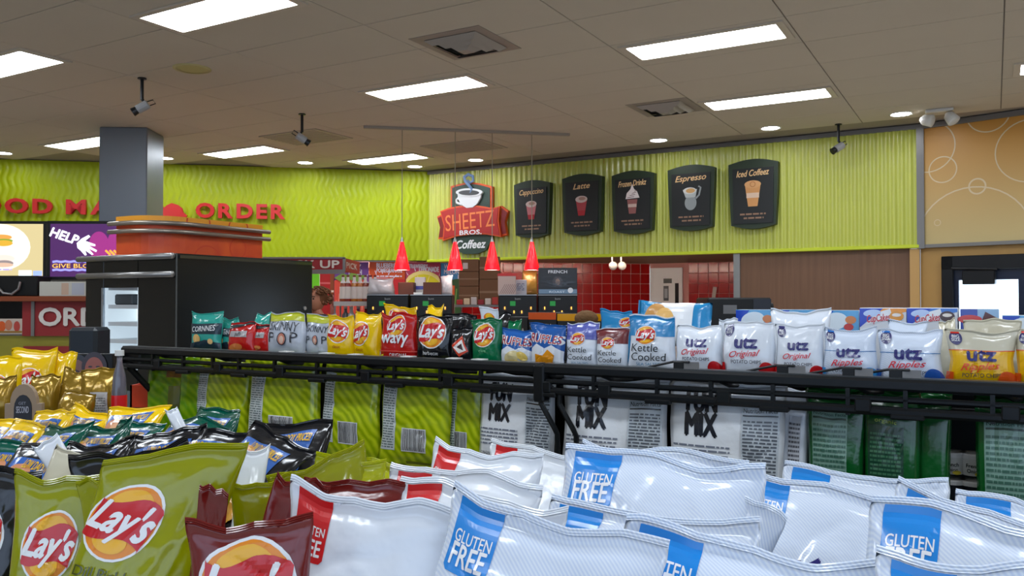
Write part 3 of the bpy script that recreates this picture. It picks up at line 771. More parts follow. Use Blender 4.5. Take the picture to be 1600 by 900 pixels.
# drink posters under the lime wall
PP = CN + LN * .10 - LD * .0
def poster(px0, px1, pyt, pyb, bg, label, deco):
    s0_, zt = onplane(px0, pyt, PP, LRZ); s1_, _ = onplane(px1, pyt, PP, LRZ); _, zb = onplane(px0, pyb, PP, LRZ)
    t = thing('drink_poster', label, 'poster', (PP.x + LD.x * s0_, PP.y + LD.y * s0_, zb), LRZ)
    W_ = s1_ - s0_; H_ = zt - zb
    obj('panel', MB().box(0, W_ - .01, 0, .02, 0, H_), mat('poster_' + deco, bg, .5), t)
    pr = Print(); k = W_
    wht = ink((226, 214, 226))
    def rays(cx, cz, r):
        for i in range(9):
            a = PI * (.05 + i / 9); pr.stroke([(cx + r * math.cos(a), cz + r * math.sin(a)), (cx + (r + .06) * math.cos(a), cz + (r + .06) * math.sin(a))], .012, wht)
    if deco == 'purple':
        pr.text('BERRY', k * .55, H_ * .87, .1, wht, .04, width=k * .42).text('PUNCH', k * .6, H_ * .78, .1, wht, .04, width=k * .36)
        cx, cz = k * .42, H_ * .4
        rays(cx, cz, .36)
        pr.poly([(cx - .3, cz + .05), (cx - .25, cz + .22), (cx - .1, cz + .28), (cx + .12, cz + .28), (cx + .26, cz + .2), (cx + .3, cz + .02), (cx + .2, cz - .3), (cx, cz - .45), (cx - .2, cz - .3)], mat('strawberry_pic', (222, 74, 56), .5))
        for i in range(14): pr.stroke([(cx - .26 + .04 * i, cz - .1 + .1 * math.sin(i * 2.1)), (cx - .25 + .04 * i, cz + .04 + .1 * math.sin(i * 2.1))], .012, mat('strawberry_pic2', (240, 150, 130), .5))
        pr.poly([(cx - .22, cz + .26), (cx - .1, cz + .32), (cx, cz + .3), (cx + .06, cz + .37), (cx + .12, cz + .3), (cx + .24, cz + .3), (cx + .14, cz + .2), (cx, cz + .24), (cx - .1, cz + .2)], mat('leaf_pic', (120, 150, 60), .5))
    elif deco == 'orange':
        pr.text('BLUEBERRY', k * .5, H_ * .9, .09, wht, .04, width=k * .6).text('POMEGRANATE', k * .55, H_ * .82, .08, wht, .04, width=k * .7).lines(k * .2, H_ * .74, k * .9, H_ * .77, 1, wht, 3, .8)
        rays(k * .35, H_ * .5, .24)
        pr.ell(k * .35, H_ * .5, .2, .2, mat('pom_pic', (206, 120, 116), .5)).ell(k * .35, H_ * .5, .16, .16, mat('pom_pic2', (110, 14, 24), .5))
        rr = random.Random(4)
        for i in range(26): pr.ell(k * .35 + rr.uniform(-.1, .1), H_ * .5 + rr.uniform(-.1, .1), .013, .016, mat('pom_pic3', (186, 60, 60), .5), n=8)
        pr.rect(k * .62, H_ * .42, k * .99, H_ * .7, mat('poster_red', (200, 28, 32), .5))
    elif deco == 'pink':
        pr.text('STRAWBERRY', k * .34, H_ * .9, .08, wht, .04, width=k * .56).text('LEMONADE', k * .66, H_ * .84, .1, wht, .04, width=k * .56)
        rays(k * .5, H_ * .45, .34)
        pr.ell(k * .5, H_ * .45, .33, .33, mat('lemon_rind', (240, 214, 130), .5)).ell(k * .5, H_ * .45, .28, .28, mat('lemon_pic', (220, 200, 20), .5))
        for i in range(10): a = 2 * PI * i / 10; pr.stroke([(k * .5, H_ * .45), (k * .5 + .27 * math.cos(a), H_ * .45 + .27 * math.sin(a))], .01, mat('lemon_rind', (240, 214, 130), .5))
    else:
        pr.text('WATER', k * .5, H_ * .9, .09, wht, .02, width=k * .7).text('MELON', k * .5, H_ * .81, .09, wht, .02, width=k * .7)
        rays(k * .8, H_ * .4, .26)
        pr.ell(k * .8, H_ * .4, .24, .26, mat('melon_pic', (50, 84, 40), .5))
        for i in range(5): pr.stroke([(k * .8 - .2 + .08 * i, H_ * .4 - .12), (k * .8 - .18 + .08 * i, H_ * .4 + .12)], .02, mat('melon_pic2', (110, 150, 70), .5))
    # keep the print on the poster
    q = Print(); q.sub = pr.sub
    for V, Fc, m in pr.items:
        V = V.copy(); V[:, 0] = np.clip(V[:, 0], .005, W_ - .015); V[:, 1] = np.clip(V[:, 1], .005, H_ - .005); q.items.append((V, Fc, m))
    obj('printed_face', q.flat(-.001, .0008), None, t)
poster(522, 577, 409, 500, (112, 62, 140), 'purple drink poster with a strawberry, behind the syrup bottles', 'purple')
poster(577, 634, 409, 500, (206, 76, 18), 'orange drink poster showing a pomegranate half', 'orange')
poster(634, 689, 410, 500, (196, 60, 92), 'pink drink poster showing a yellow lemon slice', 'pink')
poster(689, 722, 411, 500, (60, 130, 190), 'blue drink poster showing a watermelon, beside the cardboard boxes', 'blue')
# small menu panels left of the posters
def panelset(px0, px1, pyt, pyb, rgb, label, rows=None):
    s0_, zt = onplane(px0, pyt, PP, LRZ); s1_, _ = onplane(px1, pyt, PP, LRZ); _, zb = onplane(px0, pyb, PP, LRZ)
    t = thing('menu_placard', label, 'sign', (PP.x + LD.x * s0_, PP.y + LD.y * s0_, zb), LRZ)
    W_ = s1_ - s0_; H_ = zt - zb
    obj('board', MB().box(0, W_, 0, .02, 0, H_), mat('panel_%d_%d_%d' % rgb, rgb, .5), t)
    pr = Print()
    for r_ in (rows or []): pr.rect(r_[0] * W_, r_[1] * H_, r_[2] * W_, r_[3] * H_, mat('panel_%d_%d_%d' % r_[4], r_[4], .5))
    obj('printed_face', pr.flat(-.001), None, t)
panelset(480, 500, 428, 500, (206, 214, 170), 'narrow menu panel with a light green top beside the black cabinet', [(0, .62, .95, 1, (110, 196, 20)), (.2, .1, .8, .5, (220, 120, 30))])
panelset(500, 516, 428, 500, (172, 20, 20), 'red gridded menu panel above the person', [(0, .78, 1, .82, (206, 90, 90)), (0, .38, 1, .42, (206, 90, 90))])
panelset(516, 523, 428, 460, (140, 66, 30), 'narrow brown menu panel beside the red one', [(.2, .1, .8, .2, (230, 200, 180))])

# angled pick-up sign box
def signbox(name, label, px0, px1, pxs, pyt, pyb, Y, Ys):
    a = at(px0, pyb, Y); b = at(px1, pyb, Y); zt = at(px0, pyt, Y).z
    t = thing(name, label, 'sign', (b.x, b.y, a.z), 0)
    L_ = b.x - a.x; H_ = zt - a.z; e = at(pxs, pyb, Ys); side = Vector((e.x - b.x, e.y - b.y, 0)); srz = math.atan2(side.y, side.x); SL = side.length
    mr_ = mat('sign_pickup_red', (160, 30, 34), .5)
    obj('box', MB().box(-L_, 0, 0, .4, 0, H_), mr_, t)
    obj('hanger', MB().tube([(-L_ * .3, .2, H_ * .9), (-L_ * .3, 2.2, H_ * .9)], .015), m_gray, t)
    obj('side_face', MB().box(0, SL, 0, .02, 0, H_, M=Matrix.Rotation(srz, 4, 'Z')), mr_, t)
    obj('edging', MB().box(-L_ - .01, .01, -.02, 0, H_ * .93, H_ + .01).box(-L_ - .01, .01, -.03, 0, -.03, .02).box(-.015, .015, -.02, 0, 0, H_), m_gray, t)
    pr = Print().text('PICK UP', -L_ * .42, H_ * .26, H_ * .78, ink((226, 218, 206)), .04, width=L_ * .72)
    obj('lettering', pr.flat(-.02), None, t)
    pr = Print().text('PICK', SL * .45, H_ * .3, H_ * .62, ink((226, 206, 196)), .04, width=SL * .7)
    obj('lettering', pr.flat(-.004, M=Matrix.Rotation(srz, 4, 'Z')), None, t)
signbox('pick_up_sign', 'red pick up sign box with grey edging beside the drink posters', 412, 538, 562, 403, 424, 9.6, 10.6)

# syrup bottles on a rack
RY = 9.4
p = floor_pt(561, RY)
t = thing('bottle_rack', 'wire rack holding the syrup bottles left of the coffee brewers', 'rack', (p.x, p.y, 0), 0)
zsh = zat(471, RY)
obj('shelf', MB().box(-.24, .24, -.16, .16, zsh - .02, zsh), m_white, t)
obj('price_strip', MB().box(-.25, .25, -.17, -.16, zsh - .05, zsh + .0), mat('strip_pale', (200, 196, 192), .5), t)
obj('shelf', MB().box(-.24, .24, -.16, .16, zsh - .36, zsh - .34), m_white, t)
for q in (-.24, .24):
    for y in (-.15, .15): obj('post', MB().tube([(q, y, 0), (q, y, zsh)], .01), m_steel, t)
def bottle(x, y, z, body, label, cap=(120, 30, 24)):
    b = thing('syrup_bottle', label, 'bottle', (x, y, z), random.random(), 'syrup bottles on the rack')
    obj('glass', MB().lathe([(.034, 0), (.037, .01), (.037, .17), (.03, .2), (.014, .235), (.013, .28)], 18), mat('syrup_%d_%d_%d' % body, body, .12, 0, .6), b, smooth=True)
    obj('paper_label', MB().lathe([(.0385, .03), (.0385, .165)], 18, cap=False), mat('bottle_label', (226, 214, 206), .6), b, smooth=True)
    obj('neck_sleeve', MB().lathe([(.030, .205), (.017, .235), (.016, .272)], 18, cap=False), mat('neck_white', (226, 220, 216), .5), b)
    obj('cap', MB().lathe([(.016, .272), (.016, .292)], 14), mat('cap_%d_%d_%d' % cap, cap, .4), b)
for px, col, l in [(536, (150, 60, 20), 'syrup bottle at the left end of the rack'), (543.5, (146, 40, 26), 'syrup bottle second from the left, touching its neighbour'), (553.5, (186, 110, 30), 'amber syrup bottle third from the left'), (562.5, (186, 104, 36), 'amber syrup bottle in the middle, fourth from the left'), (571, (140, 60, 40), 'syrup bottle fifth from the left'), (579, (120, 30, 40), 'dark syrup bottle sixth from the left, near the brewers'), (586, (120, 36, 36), 'syrup bottle at the right end of the rack')]:
    p2 = floor_pt(px, RY - .07); bottle(p2.x, p2.y, zsh, col, l)
for px, rgb, l in [(540, (90, 90, 96), 'grey dispenser bottle on the lower rack shelf'), (549, (214, 206, 204), 'white dispenser bottle on the lower rack shelf'), (560, (150, 90, 130), 'purple drink bottle on the lower rack shelf'), (572, (130, 20, 40), 'crimson drink bottle on the lower rack shelf'), (582, (136, 24, 50), 'dark pink drink bottle at the lower right of the rack')]:
    p2 = floor_pt(px, RY - .05); b = thing('drink_bottle', l, 'bottle', (p2.x, p2.y, zsh - .34), 0, 'bottles on the lower rack shelf')
    obj('glass', MB().lathe([(.036, 0), (.04, .01), (.04, .19), (.02, .22), (.018, .26)], 16), mat('drink_%d_%d_%d' % rgb, rgb, .2), b, smooth=True)
    obj('cap', MB().lathe([(.02, .26), (.02, .285)], 12), m_white, b)

# coffee counter with four brewers
CY = 9.0
ct_l = floor_pt(566, CY); ct_r = floor_pt(912, CY)
t = thing('coffee_counter', 'counter carrying the four black coffee brewers', 'counter', (ct_l.x, ct_l.y, 0), 0)
CW = ct_r.x - ct_l.x
obj('worktop', MB().box(-.05, CW + .05, -.35, .45, .88, .92, bev=.006), mat('worktop_grey', (110, 106, 100), .35), t)
obj('cabinet', MB().box(0, CW, -.3, .4, 0, .88), m_wood, t)
rngL = ['leftmost', 'second from the left', 'third from the left', 'rightmost']
for i, (x0, x1) in enumerate([(573, 638), (641, 706), (779, 839), (841, 902)]):
    a = floor_pt(x0, CY - .3); b = floor_pt(x1, CY - .3); W_ = b.x - a.x; zt = zat(461.5, CY - .3)
    t = thing('coffee_brewer', 'black coffee brewer with lit dials, %s of the four' % rngL[i], 'coffee machine', ((a.x + b.x) / 2, CY - .3, .92), 0, 'coffee brewers on the counter')
    Hh = zt - .92; h0 = Hh - .3
    obj('control_head', MB().box(-W_ / 2, W_ / 2, 0, .42, h0, Hh, bev=.008), m_blk, t)
    obj('body', MB().box(-W_ / 2, W_ / 2, .26, .42, 0, h0), m_blk, t)
    obj('base', MB().box(-W_ / 2, W_ / 2, -.02, .42, 0, .06, bev=.005), m_blk, t)
    obj('top_edge', MB().box(-W_ / 2, W_ / 2, -.004, .42, Hh, Hh + .008), m_steel, t)
    obj('display', MB().box(-W_ * .2, -W_ * .06, -.004, 0, h0 + .19, h0 + .24), mat('green_display', (20, 60, 30), .3, emit=(20, 110, 40), estr=.5), t)
    obj('nameplate', Print().text('bunn', 0, Hh - .045, .03, ink((150, 150, 150)), .01).flat(-.002), None, t)
    for q, qz in ((-.34, .16), (-.1, .12), (.1, .12), (.34, .16)):
        obj('dial', MB().lathe([(.022, 0), (.02, .02), (.001, .021)], 14, M=Matrix.Translation((q * W_, 0, h0 + qz)) @ Matrix.Rotation(PI / 2, 4, 'X')), mat('dial_dark', (60, 56, 52), .3), t)
        obj('indicator', MB().box(q * W_ - .004, q * W_ + .006, -.03, -.022, h0 + qz - .006, h0 + qz + .022), mat('amber_lamp', (255, 170, 70), .4, emit=(255, 160, 60), estr=1.2), t)
    for q in (-.22, .22):
        obj('spout', MB().lathe([(.03, h0 - .1), (.055, h0 - .04), (.055, h0)], 14, M=Matrix.Translation((q * W_, .1, 0))), m_blk, t)
        obj('server', MB().lathe([(.07, .06), (.075, .1), (.07, .26), (.03, .3)], 16, M=Matrix.Translation((q * W_, .1, 0))), m_steel, t, smooth=True)
def crate(name, label, cat, px0, px1, pyt, zb, Y, dep, m, rz=0., lid=None, deco=None, group=None):
    a = floor_pt(px0, Y); b = floor_pt(px1, Y); W_ = (b.x - a.x); zt = zat(pyt, Y)
    t = thing(name, label, cat, ((a.x + b.x) / 2, Y, zb), rz, group)
    H_ = zt - zb
    obj('box_body', MB().box(-W_ / 2, W_ / 2, 0, dep, 0, H_, bev=min(.004, H_ * .1)), m, t)
    if lid: obj('lid', MB().box(-W_ / 2 - .004, W_ / 2 + .004, -.004, dep + .004, H_ * .9, H_ + .005), lid, t)
    if deco:
        pr = Print(); deco(pr, W_, H_); obj('printed_face', pr.flat(-.001, .0008), None, t)
    return t
zbt = zat(461.5, CY - .3) + .008
m_brown = mat('brown_box', (92, 44, 26), .6, var=.1); m_card = mat('cardboard', (124, 88, 60), .8, var=.06); m_tape = mat('tape', (150, 116, 84), .4)
crate('brown_box', 'dark brown open box on the leftmost brewer, left one', 'box', 622, 646, 441, zbt, CY - .2, .24, m_brown)
crate('brown_box', 'dark brown open box on the second brewer, right one', 'box', 661, 689, 441, zbt, CY - .2, .24, m_brown)
crate('paper_stack', 'stack of white papers between the brown boxes', 'paper', 646, 660, 457, zbt, CY - .22, .2, m_white)
crate('white_carton', 'white carton with a blue edge behind the two brown boxes', 'box', 648, 664, 433, zbt, CY + .02, .1, m_white, deco=lambda p_, w_, h_: p_.rect(-w_ / 2, h_ * .3, w_ / 2, h_ * .5, ink((70, 70, 170))))
t = bag('plastic_sack', 'white crumpled plastic sack on the leftmost brewer', 'bag', None, Vector((floor_pt(596, CY).x, CY - .02, zbt)), 0, .30, .17, .14, foil('clear_white_film', (206, 200, 202)), wr=2.5)
t = bag('plastic_sack', 'grey white plastic sack at the right end of the second brewer', 'bag', None, Vector((floor_pt(699, CY).x, CY - .1, zbt)), 0, .13, .2, .1, foil('clear_white_film', (206, 200, 202)), wr=2.5)
p2 = floor_pt(705, CY + .1); t = thing('cup_tower', 'narrow tower of orange and white cups beside the cardboard boxes', 'cups', (p2.x, p2.y, .92), 0)
for z0, z1, c_ in ((0, .45, (222, 74, 30)), (.45, .66, (222, 206, 190)), (.66, .86, (206, 96, 50))): obj('cup_stack', MB().lathe([(.035, z0), (.04, z1)], 16), mat('cups_%d_%d_%d' % c_, c_, .5), t)
# second brewer group: pink box, gold bag, framed roast poster
crate('striped_carton', 'pale striped carton with a red top on the third brewer', 'box', 778, 806, 428, zbt, CY - .2, .2, mat('carton_pale', (188, 160, 150), .5), lid=mat('carton_red', (190, 40, 40), .5), deco=lambda p_, w_, h_: [p_.stroke([(-w_ * .4 + .02 * i, .01), (-w_ * .1 + .02 * i, h_ * .5)], .004, ink((120, 90, 84))) for i in range(8)])
crate('white_bag_box', 'small white carton behind the striped carton', 'box', 804, 823, 437, zbt, CY - .05, .14, mat('carton_grey', (170, 170, 178), .5), deco=lambda p_, w_, h_: p_.lines(-w_ * .3, h_ * .3, w_ * .3, h_ * .8, 5, ink((90, 90, 120)), 3))
bag('gold_coffee_bag', 'gold foil coffee bag lying behind the white carton', 'bag', None, Vector((floor_pt(828, CY).x, CY + .12, zbt)), .2, .19, .26, .1, foil('gold_bag', (176, 130, 60), None, None, .2), wr=1.4)
def roast(p_, w_, h_):
    p_.text('FRENCH', 0, h_ * .8, h_ * .16, ink((220, 220, 224)), .02, width=w_ * .48)
    p_.ell(0, h_ * .48, w_ * .13, h_ * .2, ink((60, 44, 38))).ell(0, h_ * .48, w_ * .06, h_ * .12, ink((150, 116, 92)))
    rr = random.Random(3)
    for i in range(30): p_.stroke([(rr.uniform(-.46, .46) * w_, rr.uniform(.26, .7) * h_), ] + [(rr.uniform(-.46, .46) * w_, rr.uniform(.26, .7) * h_)], .003, ink((70, 74, 80)))
    p_.rect(-w_ / 2 + .005, .01, w_ / 2 - .005, h_ * .2, ink((104, 128, 150))).text('ROAST', -w_ * .02, h_ * .07, h_ * .1, ink((200, 214, 226)), .01, width=w_ * .4).ell(w_ * .32, h_ * .16, h_ * .1, h_ * .1, ink((220, 220, 222)))
crate('roast_poster', 'dark framed poster reading french standing on the rightmost brewer', 'poster', 841, 902, 418.5, zbt, CY - .2, .05, mat('roast_black', (40, 42, 48), .4), deco=roast)
# stacked cardboard cartons
bx = 10.2
for i, (x0, x1, yt, yb, l) in enumerate([(717, 748, 405, 424, 'top cardboard carton of the left stack behind the pendants'), (717, 748, 424.5, 447, 'middle cardboard carton of the left stack behind the pendants'), (717, 748, 447.5, 476, 'bottom cardboard carton of the left stack behind the pendants'), (749, 781, 401, 436, 'upper cardboard carton of the right stack, left of the brewers'), (749, 781, 436.5, 476, 'lower cardboard carton of the right stack, left of the brewers')]):
    zb = zat(yb, bx); c = crate('cardboard_carton', l, 'box', x0, x1, yt, zb, bx, .4, m_card, deco=(lambda p_, w_, h_: p_.rect(-w_ / 2, h_ * .46, w_ / 2, h_ * .54, m_tape)) if i != 0 else (lambda p_, w_, h_: p_.rect(-w_ * .3, h_ * .2, -w_ * .05, h_ * .7, ink((206, 196, 186)))), group='cardboard cartons stacked by the posters')
zc = zat(476, bx)
a = floor_pt(712, bx); b = floor_pt(786, bx)
t = thing('stock_shelf', 'low grey shelf of small goods under the cardboard cartons', 'shelf', ((a.x + b.x) / 2, bx, 0), 0)
hw = (b.x - a.x) / 2
obj('shelf_board', MB().box(-hw, hw, -.25, .45, zc - .03, zc), m_gray, t)
obj('shelf_board', MB().box(-hw, hw, -.25, .45, zc - .3, zc - .27), m_gray, t)
obj('cabinet', MB().box(-hw, hw, 0, .45, 0, zc - .3), m_blk, t)
for i in range(7):
    c_ = [(190, 40, 40), (222, 196, 160), (200, 190, 186), (150, 30, 40), (220, 210, 200), (190, 60, 50), (210, 206, 200)][i]
    o = thing('condiment_pack', 'small condiment pack on the grey shelf edge, %s from the left' % ['first', 'second', 'third', 'fourth', 'fifth', 'sixth', 'seventh'][i], 'pack', (a.x + .06 + i * .085, bx - .2, zc), 0, 'condiment packs before the cartons')
    obj('pack_body', MB().box(-.035, .035, 0, .05, 0, .06 + .015 * (i % 3), bev=.005), mat('pack_%d_%d_%d' % c_, c_, .5), o)

# two small spot lamps under the soffit at the tiled wall
for px, l in ((956.5, 'left glass spot lamp hanging at the red tiled wall'), (970.5, 'right glass spot lamp hanging at the red tiled wall')):
    p = at(px, 404, 10.6); t = thing('spot_lamp', l, 'lamp', (p.x, p.y, SOF), 0, 'spot lamps at the tiled wall')
    obj('stem', MB().tube([(0, 0, 0), (.0, 0, -.07)], .012), m_steel, t)
    obj('lamp_head', MB().sphere((.01, -.02, -.12), .055, n=16, sc=(1, .8, 1)), mat('lamp_glass', (206, 196, 190), .1, 0, .8), t, smooth=True)

# orange order kiosk canopy with two metal rails
K0 = at(240, 400, 7.0)
kt = thing('order_kiosk', 'orange rounded order kiosk with two metal rails behind the black cabinet', 'kiosk', (K0.x, K0.y, 0), STO)
def rpath(off, L1=.5, L2=1.2, R=.32, n=8):
    """left end, round corner, right end; the corner is towards us"""
    pts = [(-L1, -off)]
    for k in range(n + 1):
        a_ = -PI / 2 + PI / 2 * k / n; pts.append((-R + (R + off) * math.cos(a_), R + (R + off) * math.sin(a_)))
    pts.append((off, L2)); return pts
kz1, kz0 = 2.40, 1.75
m_ko = mat('kiosk_orange', (206, 70, 26), .45)
nt = m_ko.node_tree; n_ = nt.nodes; L_ = nt.links
tc = n_.new('ShaderNodeTexCoord'); vo = n_.new('ShaderNodeTexNoise'); vo.inputs['Scale'].default_value = 2.6; vo.inputs['Distortion'].default_value = 1.5
mx = n_.new('ShaderNodeMix'); mx.data_type = 'RGBA'; mx.inputs[6].default_value = (*lin((224, 96, 26)), 1); mx.inputs[7].default_value = (*lin((178, 40, 26)), 1)
L_.new(tc.outputs['Object'], vo.inputs['Vector']); L_.new(vo.outputs[0], mx.inputs[0]); L_.new(mx.outputs[2], n_['Principled BSDF'].inputs['Base Color'])
def wallof(off, z0, z1):
    P = rpath(off); mb = MB(); n = len(P)
    mb.add([(x, y, z0) for x, y in P] + [(x, y, z1) for x, y in P], [(i, i + 1, n + i + 1, n + i) for i in range(n - 1)])
    Q = P + [(-.5, 1.2)]; k = len(Q)
    mb.add([(x, y, z1) for x, y in Q] + [(x, y, z0) for x, y in Q], [tuple(range(k)), tuple(range(k, 2 * k))[::-1]])
    mb.add([(P[-1][0], P[-1][1], z0), (-.5, 1.2, z0), (-.5, 1.2, z1), (P[-1][0], P[-1][1], z1), (-.5, P[0][1], z0), (-.5, P[0][1], z1)], [(0, 1, 2, 3), (1, 4, 5, 2)])
    return mb
obj('canopy', wallof(0, kz0, 2.26), m_ko, kt)
obj('upper_band', wallof(.005, 2.26, kz1 - .06), mat('kiosk_yellow', (222, 150, 30), .45), kt)
obj('body', wallof(-.1, 0, kz0), mat('kiosk_body', (120, 40, 30), .5), kt)
for z in (2.275, 2.205): obj('rail', MB().tube([(x, y, z) for x, y in rpath(.045, .54, 1.25)], .02, 10), mat('kiosk_rail', (150, 140, 128), .3, .6), kt, smooth=True)
# ring ornaments printed on the canopy
mrr = mat('kiosk_ring', (196, 60, 24), .45)
for y_, z_, r_ in ((.55, 1.95, .16), (.9, 2.1, .1), (1.04, 1.9, .14)):
    mb = Print().ring(y_, z_, r_ - .014, r_, mrr).flat(0); mb.v = [(.002, x, z) for x, y, z in mb.v]; obj('ring_print', mb, mrr, kt)
for y_, z_, r_ in ((.45, 2.3, .13), (.9, 2.28, .12)):
    mb = Print().ring(y_, z_, r_ - .014, r_, mrr).flat(0); mb.v = [(.0075, x, min(max(z, 2.262), 2.335)) for x, y, z in mb.v]; obj('ring_print', mb, mrr, kt)

# black upright cabinet
K1 = at(276, 395.5, 5.93); ctop = K1.z
cb_ = thing('display_cabinet', 'large black upright cabinet with silver rails and a lit opening on its left', 'cabinet', (K1.x, K1.y, 0), STO)
m_cab = mat('cabinet_black', (14, 17, 16), .22, 0, .45, var=.1, vscale=1.5)
CL, CR = 1.06, 1.37                                   # left (along -x) and right (along +y) lengths
lx0 = -.83; lx1 = -.43; wz = ctop - .24; wb_z = 1.1
obj('carcass', MB().box(-CL, lx0, 0, CR, 0, ctop, bev=.008).box(lx1, 0, 0, CR, 0, ctop, bev=.008).box(lx0, lx1, 0, CR, wz, ctop).box(lx0, lx1, 0, CR, 0, wb_z).box(lx0, lx1, CR - .03, CR, wb_z, wz), m_cab, cb_)
obj('inner_lining', MB().box(lx0, lx0 + .012, .01, CR - .03, wb_z, wz).box(lx1 - .012, lx1, .01, CR - .03, wb_z, wz).box(lx0, lx1, CR - .045, CR - .03, wb_z, wz), mat('cabinet_lining_glow', (180, 190, 196), .3, emit=(206, 224, 236), estr=.28), cb_)  # lining has a faint glow of its own, imitating light inside
obj('opening_edge', MB().box(lx0 - .02, lx0, -.006, .01, wb_z, wz), mat('silver_edge', (170, 180, 190), .2, .7), cb_)
for z in (1.72, 1.58, 1.45, 1.32, 1.2):
    obj('shelf', MB().box(lx0 + .012, lx1 - .012, .03, CR - .05, z - .03, z), mat('cab_shelf', (206, 212, 216), .4), cb_)
obj('lamp_disc', MB().lathe([(.13, 0), (.14, .02), (.001, .03)], 24, M=Matrix.Translation((lx0 + .1, .3, wz - .14)) @ Matrix.Rotation(PI / 2, 4, 'X')), mat('lamp_disc', (226, 232, 226), .4, emit=(226, 232, 226), estr=.5), cb_)
obj('goods', MB().box(lx0 + .04, lx1 - .15, .06, .3, 1.58, 1.66, bev=.01), mat('goods_dark', (60, 66, 70), .5), cb_)
obj('goods', MB().box(lx1 - .2, lx1 - .03, .05, .2, 1.72, 1.735, bev=.004), mat('goods_red', (190, 50, 60), .5), cb_)
for z in (ctop - .02, ctop - .15): obj('rail', MB().tube([(-CL - .04, -.035, z), (.0, -.035, z)], .022, 12), mat('cabinet_rail', (150, 148, 146), .3, .7), cb_, smooth=True)
obj('seam', MB().box(-.004, .004, -.004, .004, 0, ctop), mat('seam_grey', (70, 74, 74), .4), cb_)
obj('top_ledge', MB().box(.0, .012, .02, CR - .02, ctop - .035, ctop - .012), mat('polished_edge', (90, 94, 96), .08, .9), cb_)
obj('lock', MB().lathe([(.016, 0), (.016, .012)], 14, M=Matrix.Translation((.0, CR - .1, ctop - .4)) @ Matrix.Rotation(PI / 2, 4, 'Y')), m_steel, cb_)

# two screens over the order counter
def screen(px0, px1, pyt, pyb, Y, label, deco, bgm):
    a = at(px0, pyb, Y); b = at(px1, pyb, Y); zt = at(px0, pyt, Y).z; W_ = b.x - a.x; H_ = zt - a.z
    t = thing('menu_screen', label, 'screen', (a.x, Y, a.z), .03, 'menu screens over the order counter')
    obj('bezel', MB().box(0, W_, 0, .06, 0, H_, bev=.006), m_blk, t)
    obj('panel', MB().box(.04, W_ - .04, -.004, 0, .03, H_ - .03), bgm, t)
    pr = Print(); deco(pr, W_, H_); obj('picture', pr.flat(-.005, .001), None, t)
    obj('support_post', MB().tube([(W_ / 2, .08, H_ * .5), (W_ / 2, .08, -a.z + 1.64)], .02), m_blk, t)
def em(rgb, s=.9):
    return mat('glow_%02x%02x%02x' % rgb, (10, 10, 10), .6, emit=rgb, estr=s)
def d1(p_, W_, H_):
    p_.ell(W_ * .45, H_ * .55, W_ * .36, H_ * .4, em((226, 222, 206), .7))
    x = W_ * .5
    p_.ell(x - .02, H_ * .72, .1, .028, em((206, 130, 60))).ell(x, H_ * .66, .09, .022, em((110, 130, 40))).ell(x, H_ * .62, .09, .03, em((180, 140, 40)))
    p_.ell(x, H_ * .36, .11, .035, em((200, 180, 170))).ell(x + .01, H_ * .28, .09, .03, em((120, 110, 110))).ell(x, H_ * .25, .1, .022, em((180, 150, 130)))
    p_.lines(W_ * .2, H_ * .16, W_ * .6, H_ * .19, 1, em((150, 140, 226)), 3, .8)
    p_.rect(W_ * .68, H_ * .06, W_ * .83, H_ * .16, em((206, 226, 250))).rect(W_ * .85, H_ * .07, W_ * .95, H_ * .15, em((130, 150, 246)))
screen(-62, 71, 345, 437, 8.3, 'glowing cream menu screen with sandwiches at the left edge', d1, em((206, 190, 140), .6))
def d2(p_, W_, H_):
    wht = em((230, 232, 250), 1.1); mag = em((126, 34, 104)); org = em((236, 150, 50))
    p_.ell(W_ * .62, H_ * .58, W_ * .12, H_ * .24, mag).ell(W_ * .83, H_ * .55, W_ * .12, H_ * .3, mag)
    p_.text('HELP', W_ * .2, H_ * .67, H_ * .22, wht, .04, .1, -.32, width=W_ * .34)
    p_.poly([(W_ * .36, H_ * .62), (W_ * .42, H_ * .7), (W_ * .5, H_ * .76), (W_ * .52, H_ * .73), (W_ * .46, H_ * .66), (W_ * .58, H_ * .6), (W_ * .58, H_ * .57), (W_ * .5, H_ * .58), (W_ * .6, H_ * .5), (W_ * .59, H_ * .47), (W_ * .5, H_ * .53), (W_ * .56, H_ * .43), (W_ * .54, H_ * .42), (W_ * .46, H_ * .5), (W_ * .48, H_ * .42), (W_ * .46, H_ * .41), (W_ * .41, H_ * .49), (W_ * .37, H_ * .54)], wht)
    for i in range(3): p_.stroke([(W_ * (.7 + .05 * i), H_ * .5), (W_ * (.76 + .05 * i), H_ * .42)], .02, org)
    p_.stroke([(W_ * (.08 + .05 * i), H_ * (.3 + .012 * (i % 2))) for i in range(12)], .022, em((130, 130, 226))).stroke([(W_ * (.08 + .05 * i), H_ * (.16 + .012 * (i % 2))) for i in range(12)], .022, em((130, 130, 226)))
    p_.text('GIVE BLOOD', W_ * .38, H_ * .2, H_ * .1, em((206, 160, 70)), .02, width=W_ * .6)
screen(72, 203, 345, 437, 8.3, 'purple glowing screen reading help with a white hand', d2, em((58, 24, 74)))

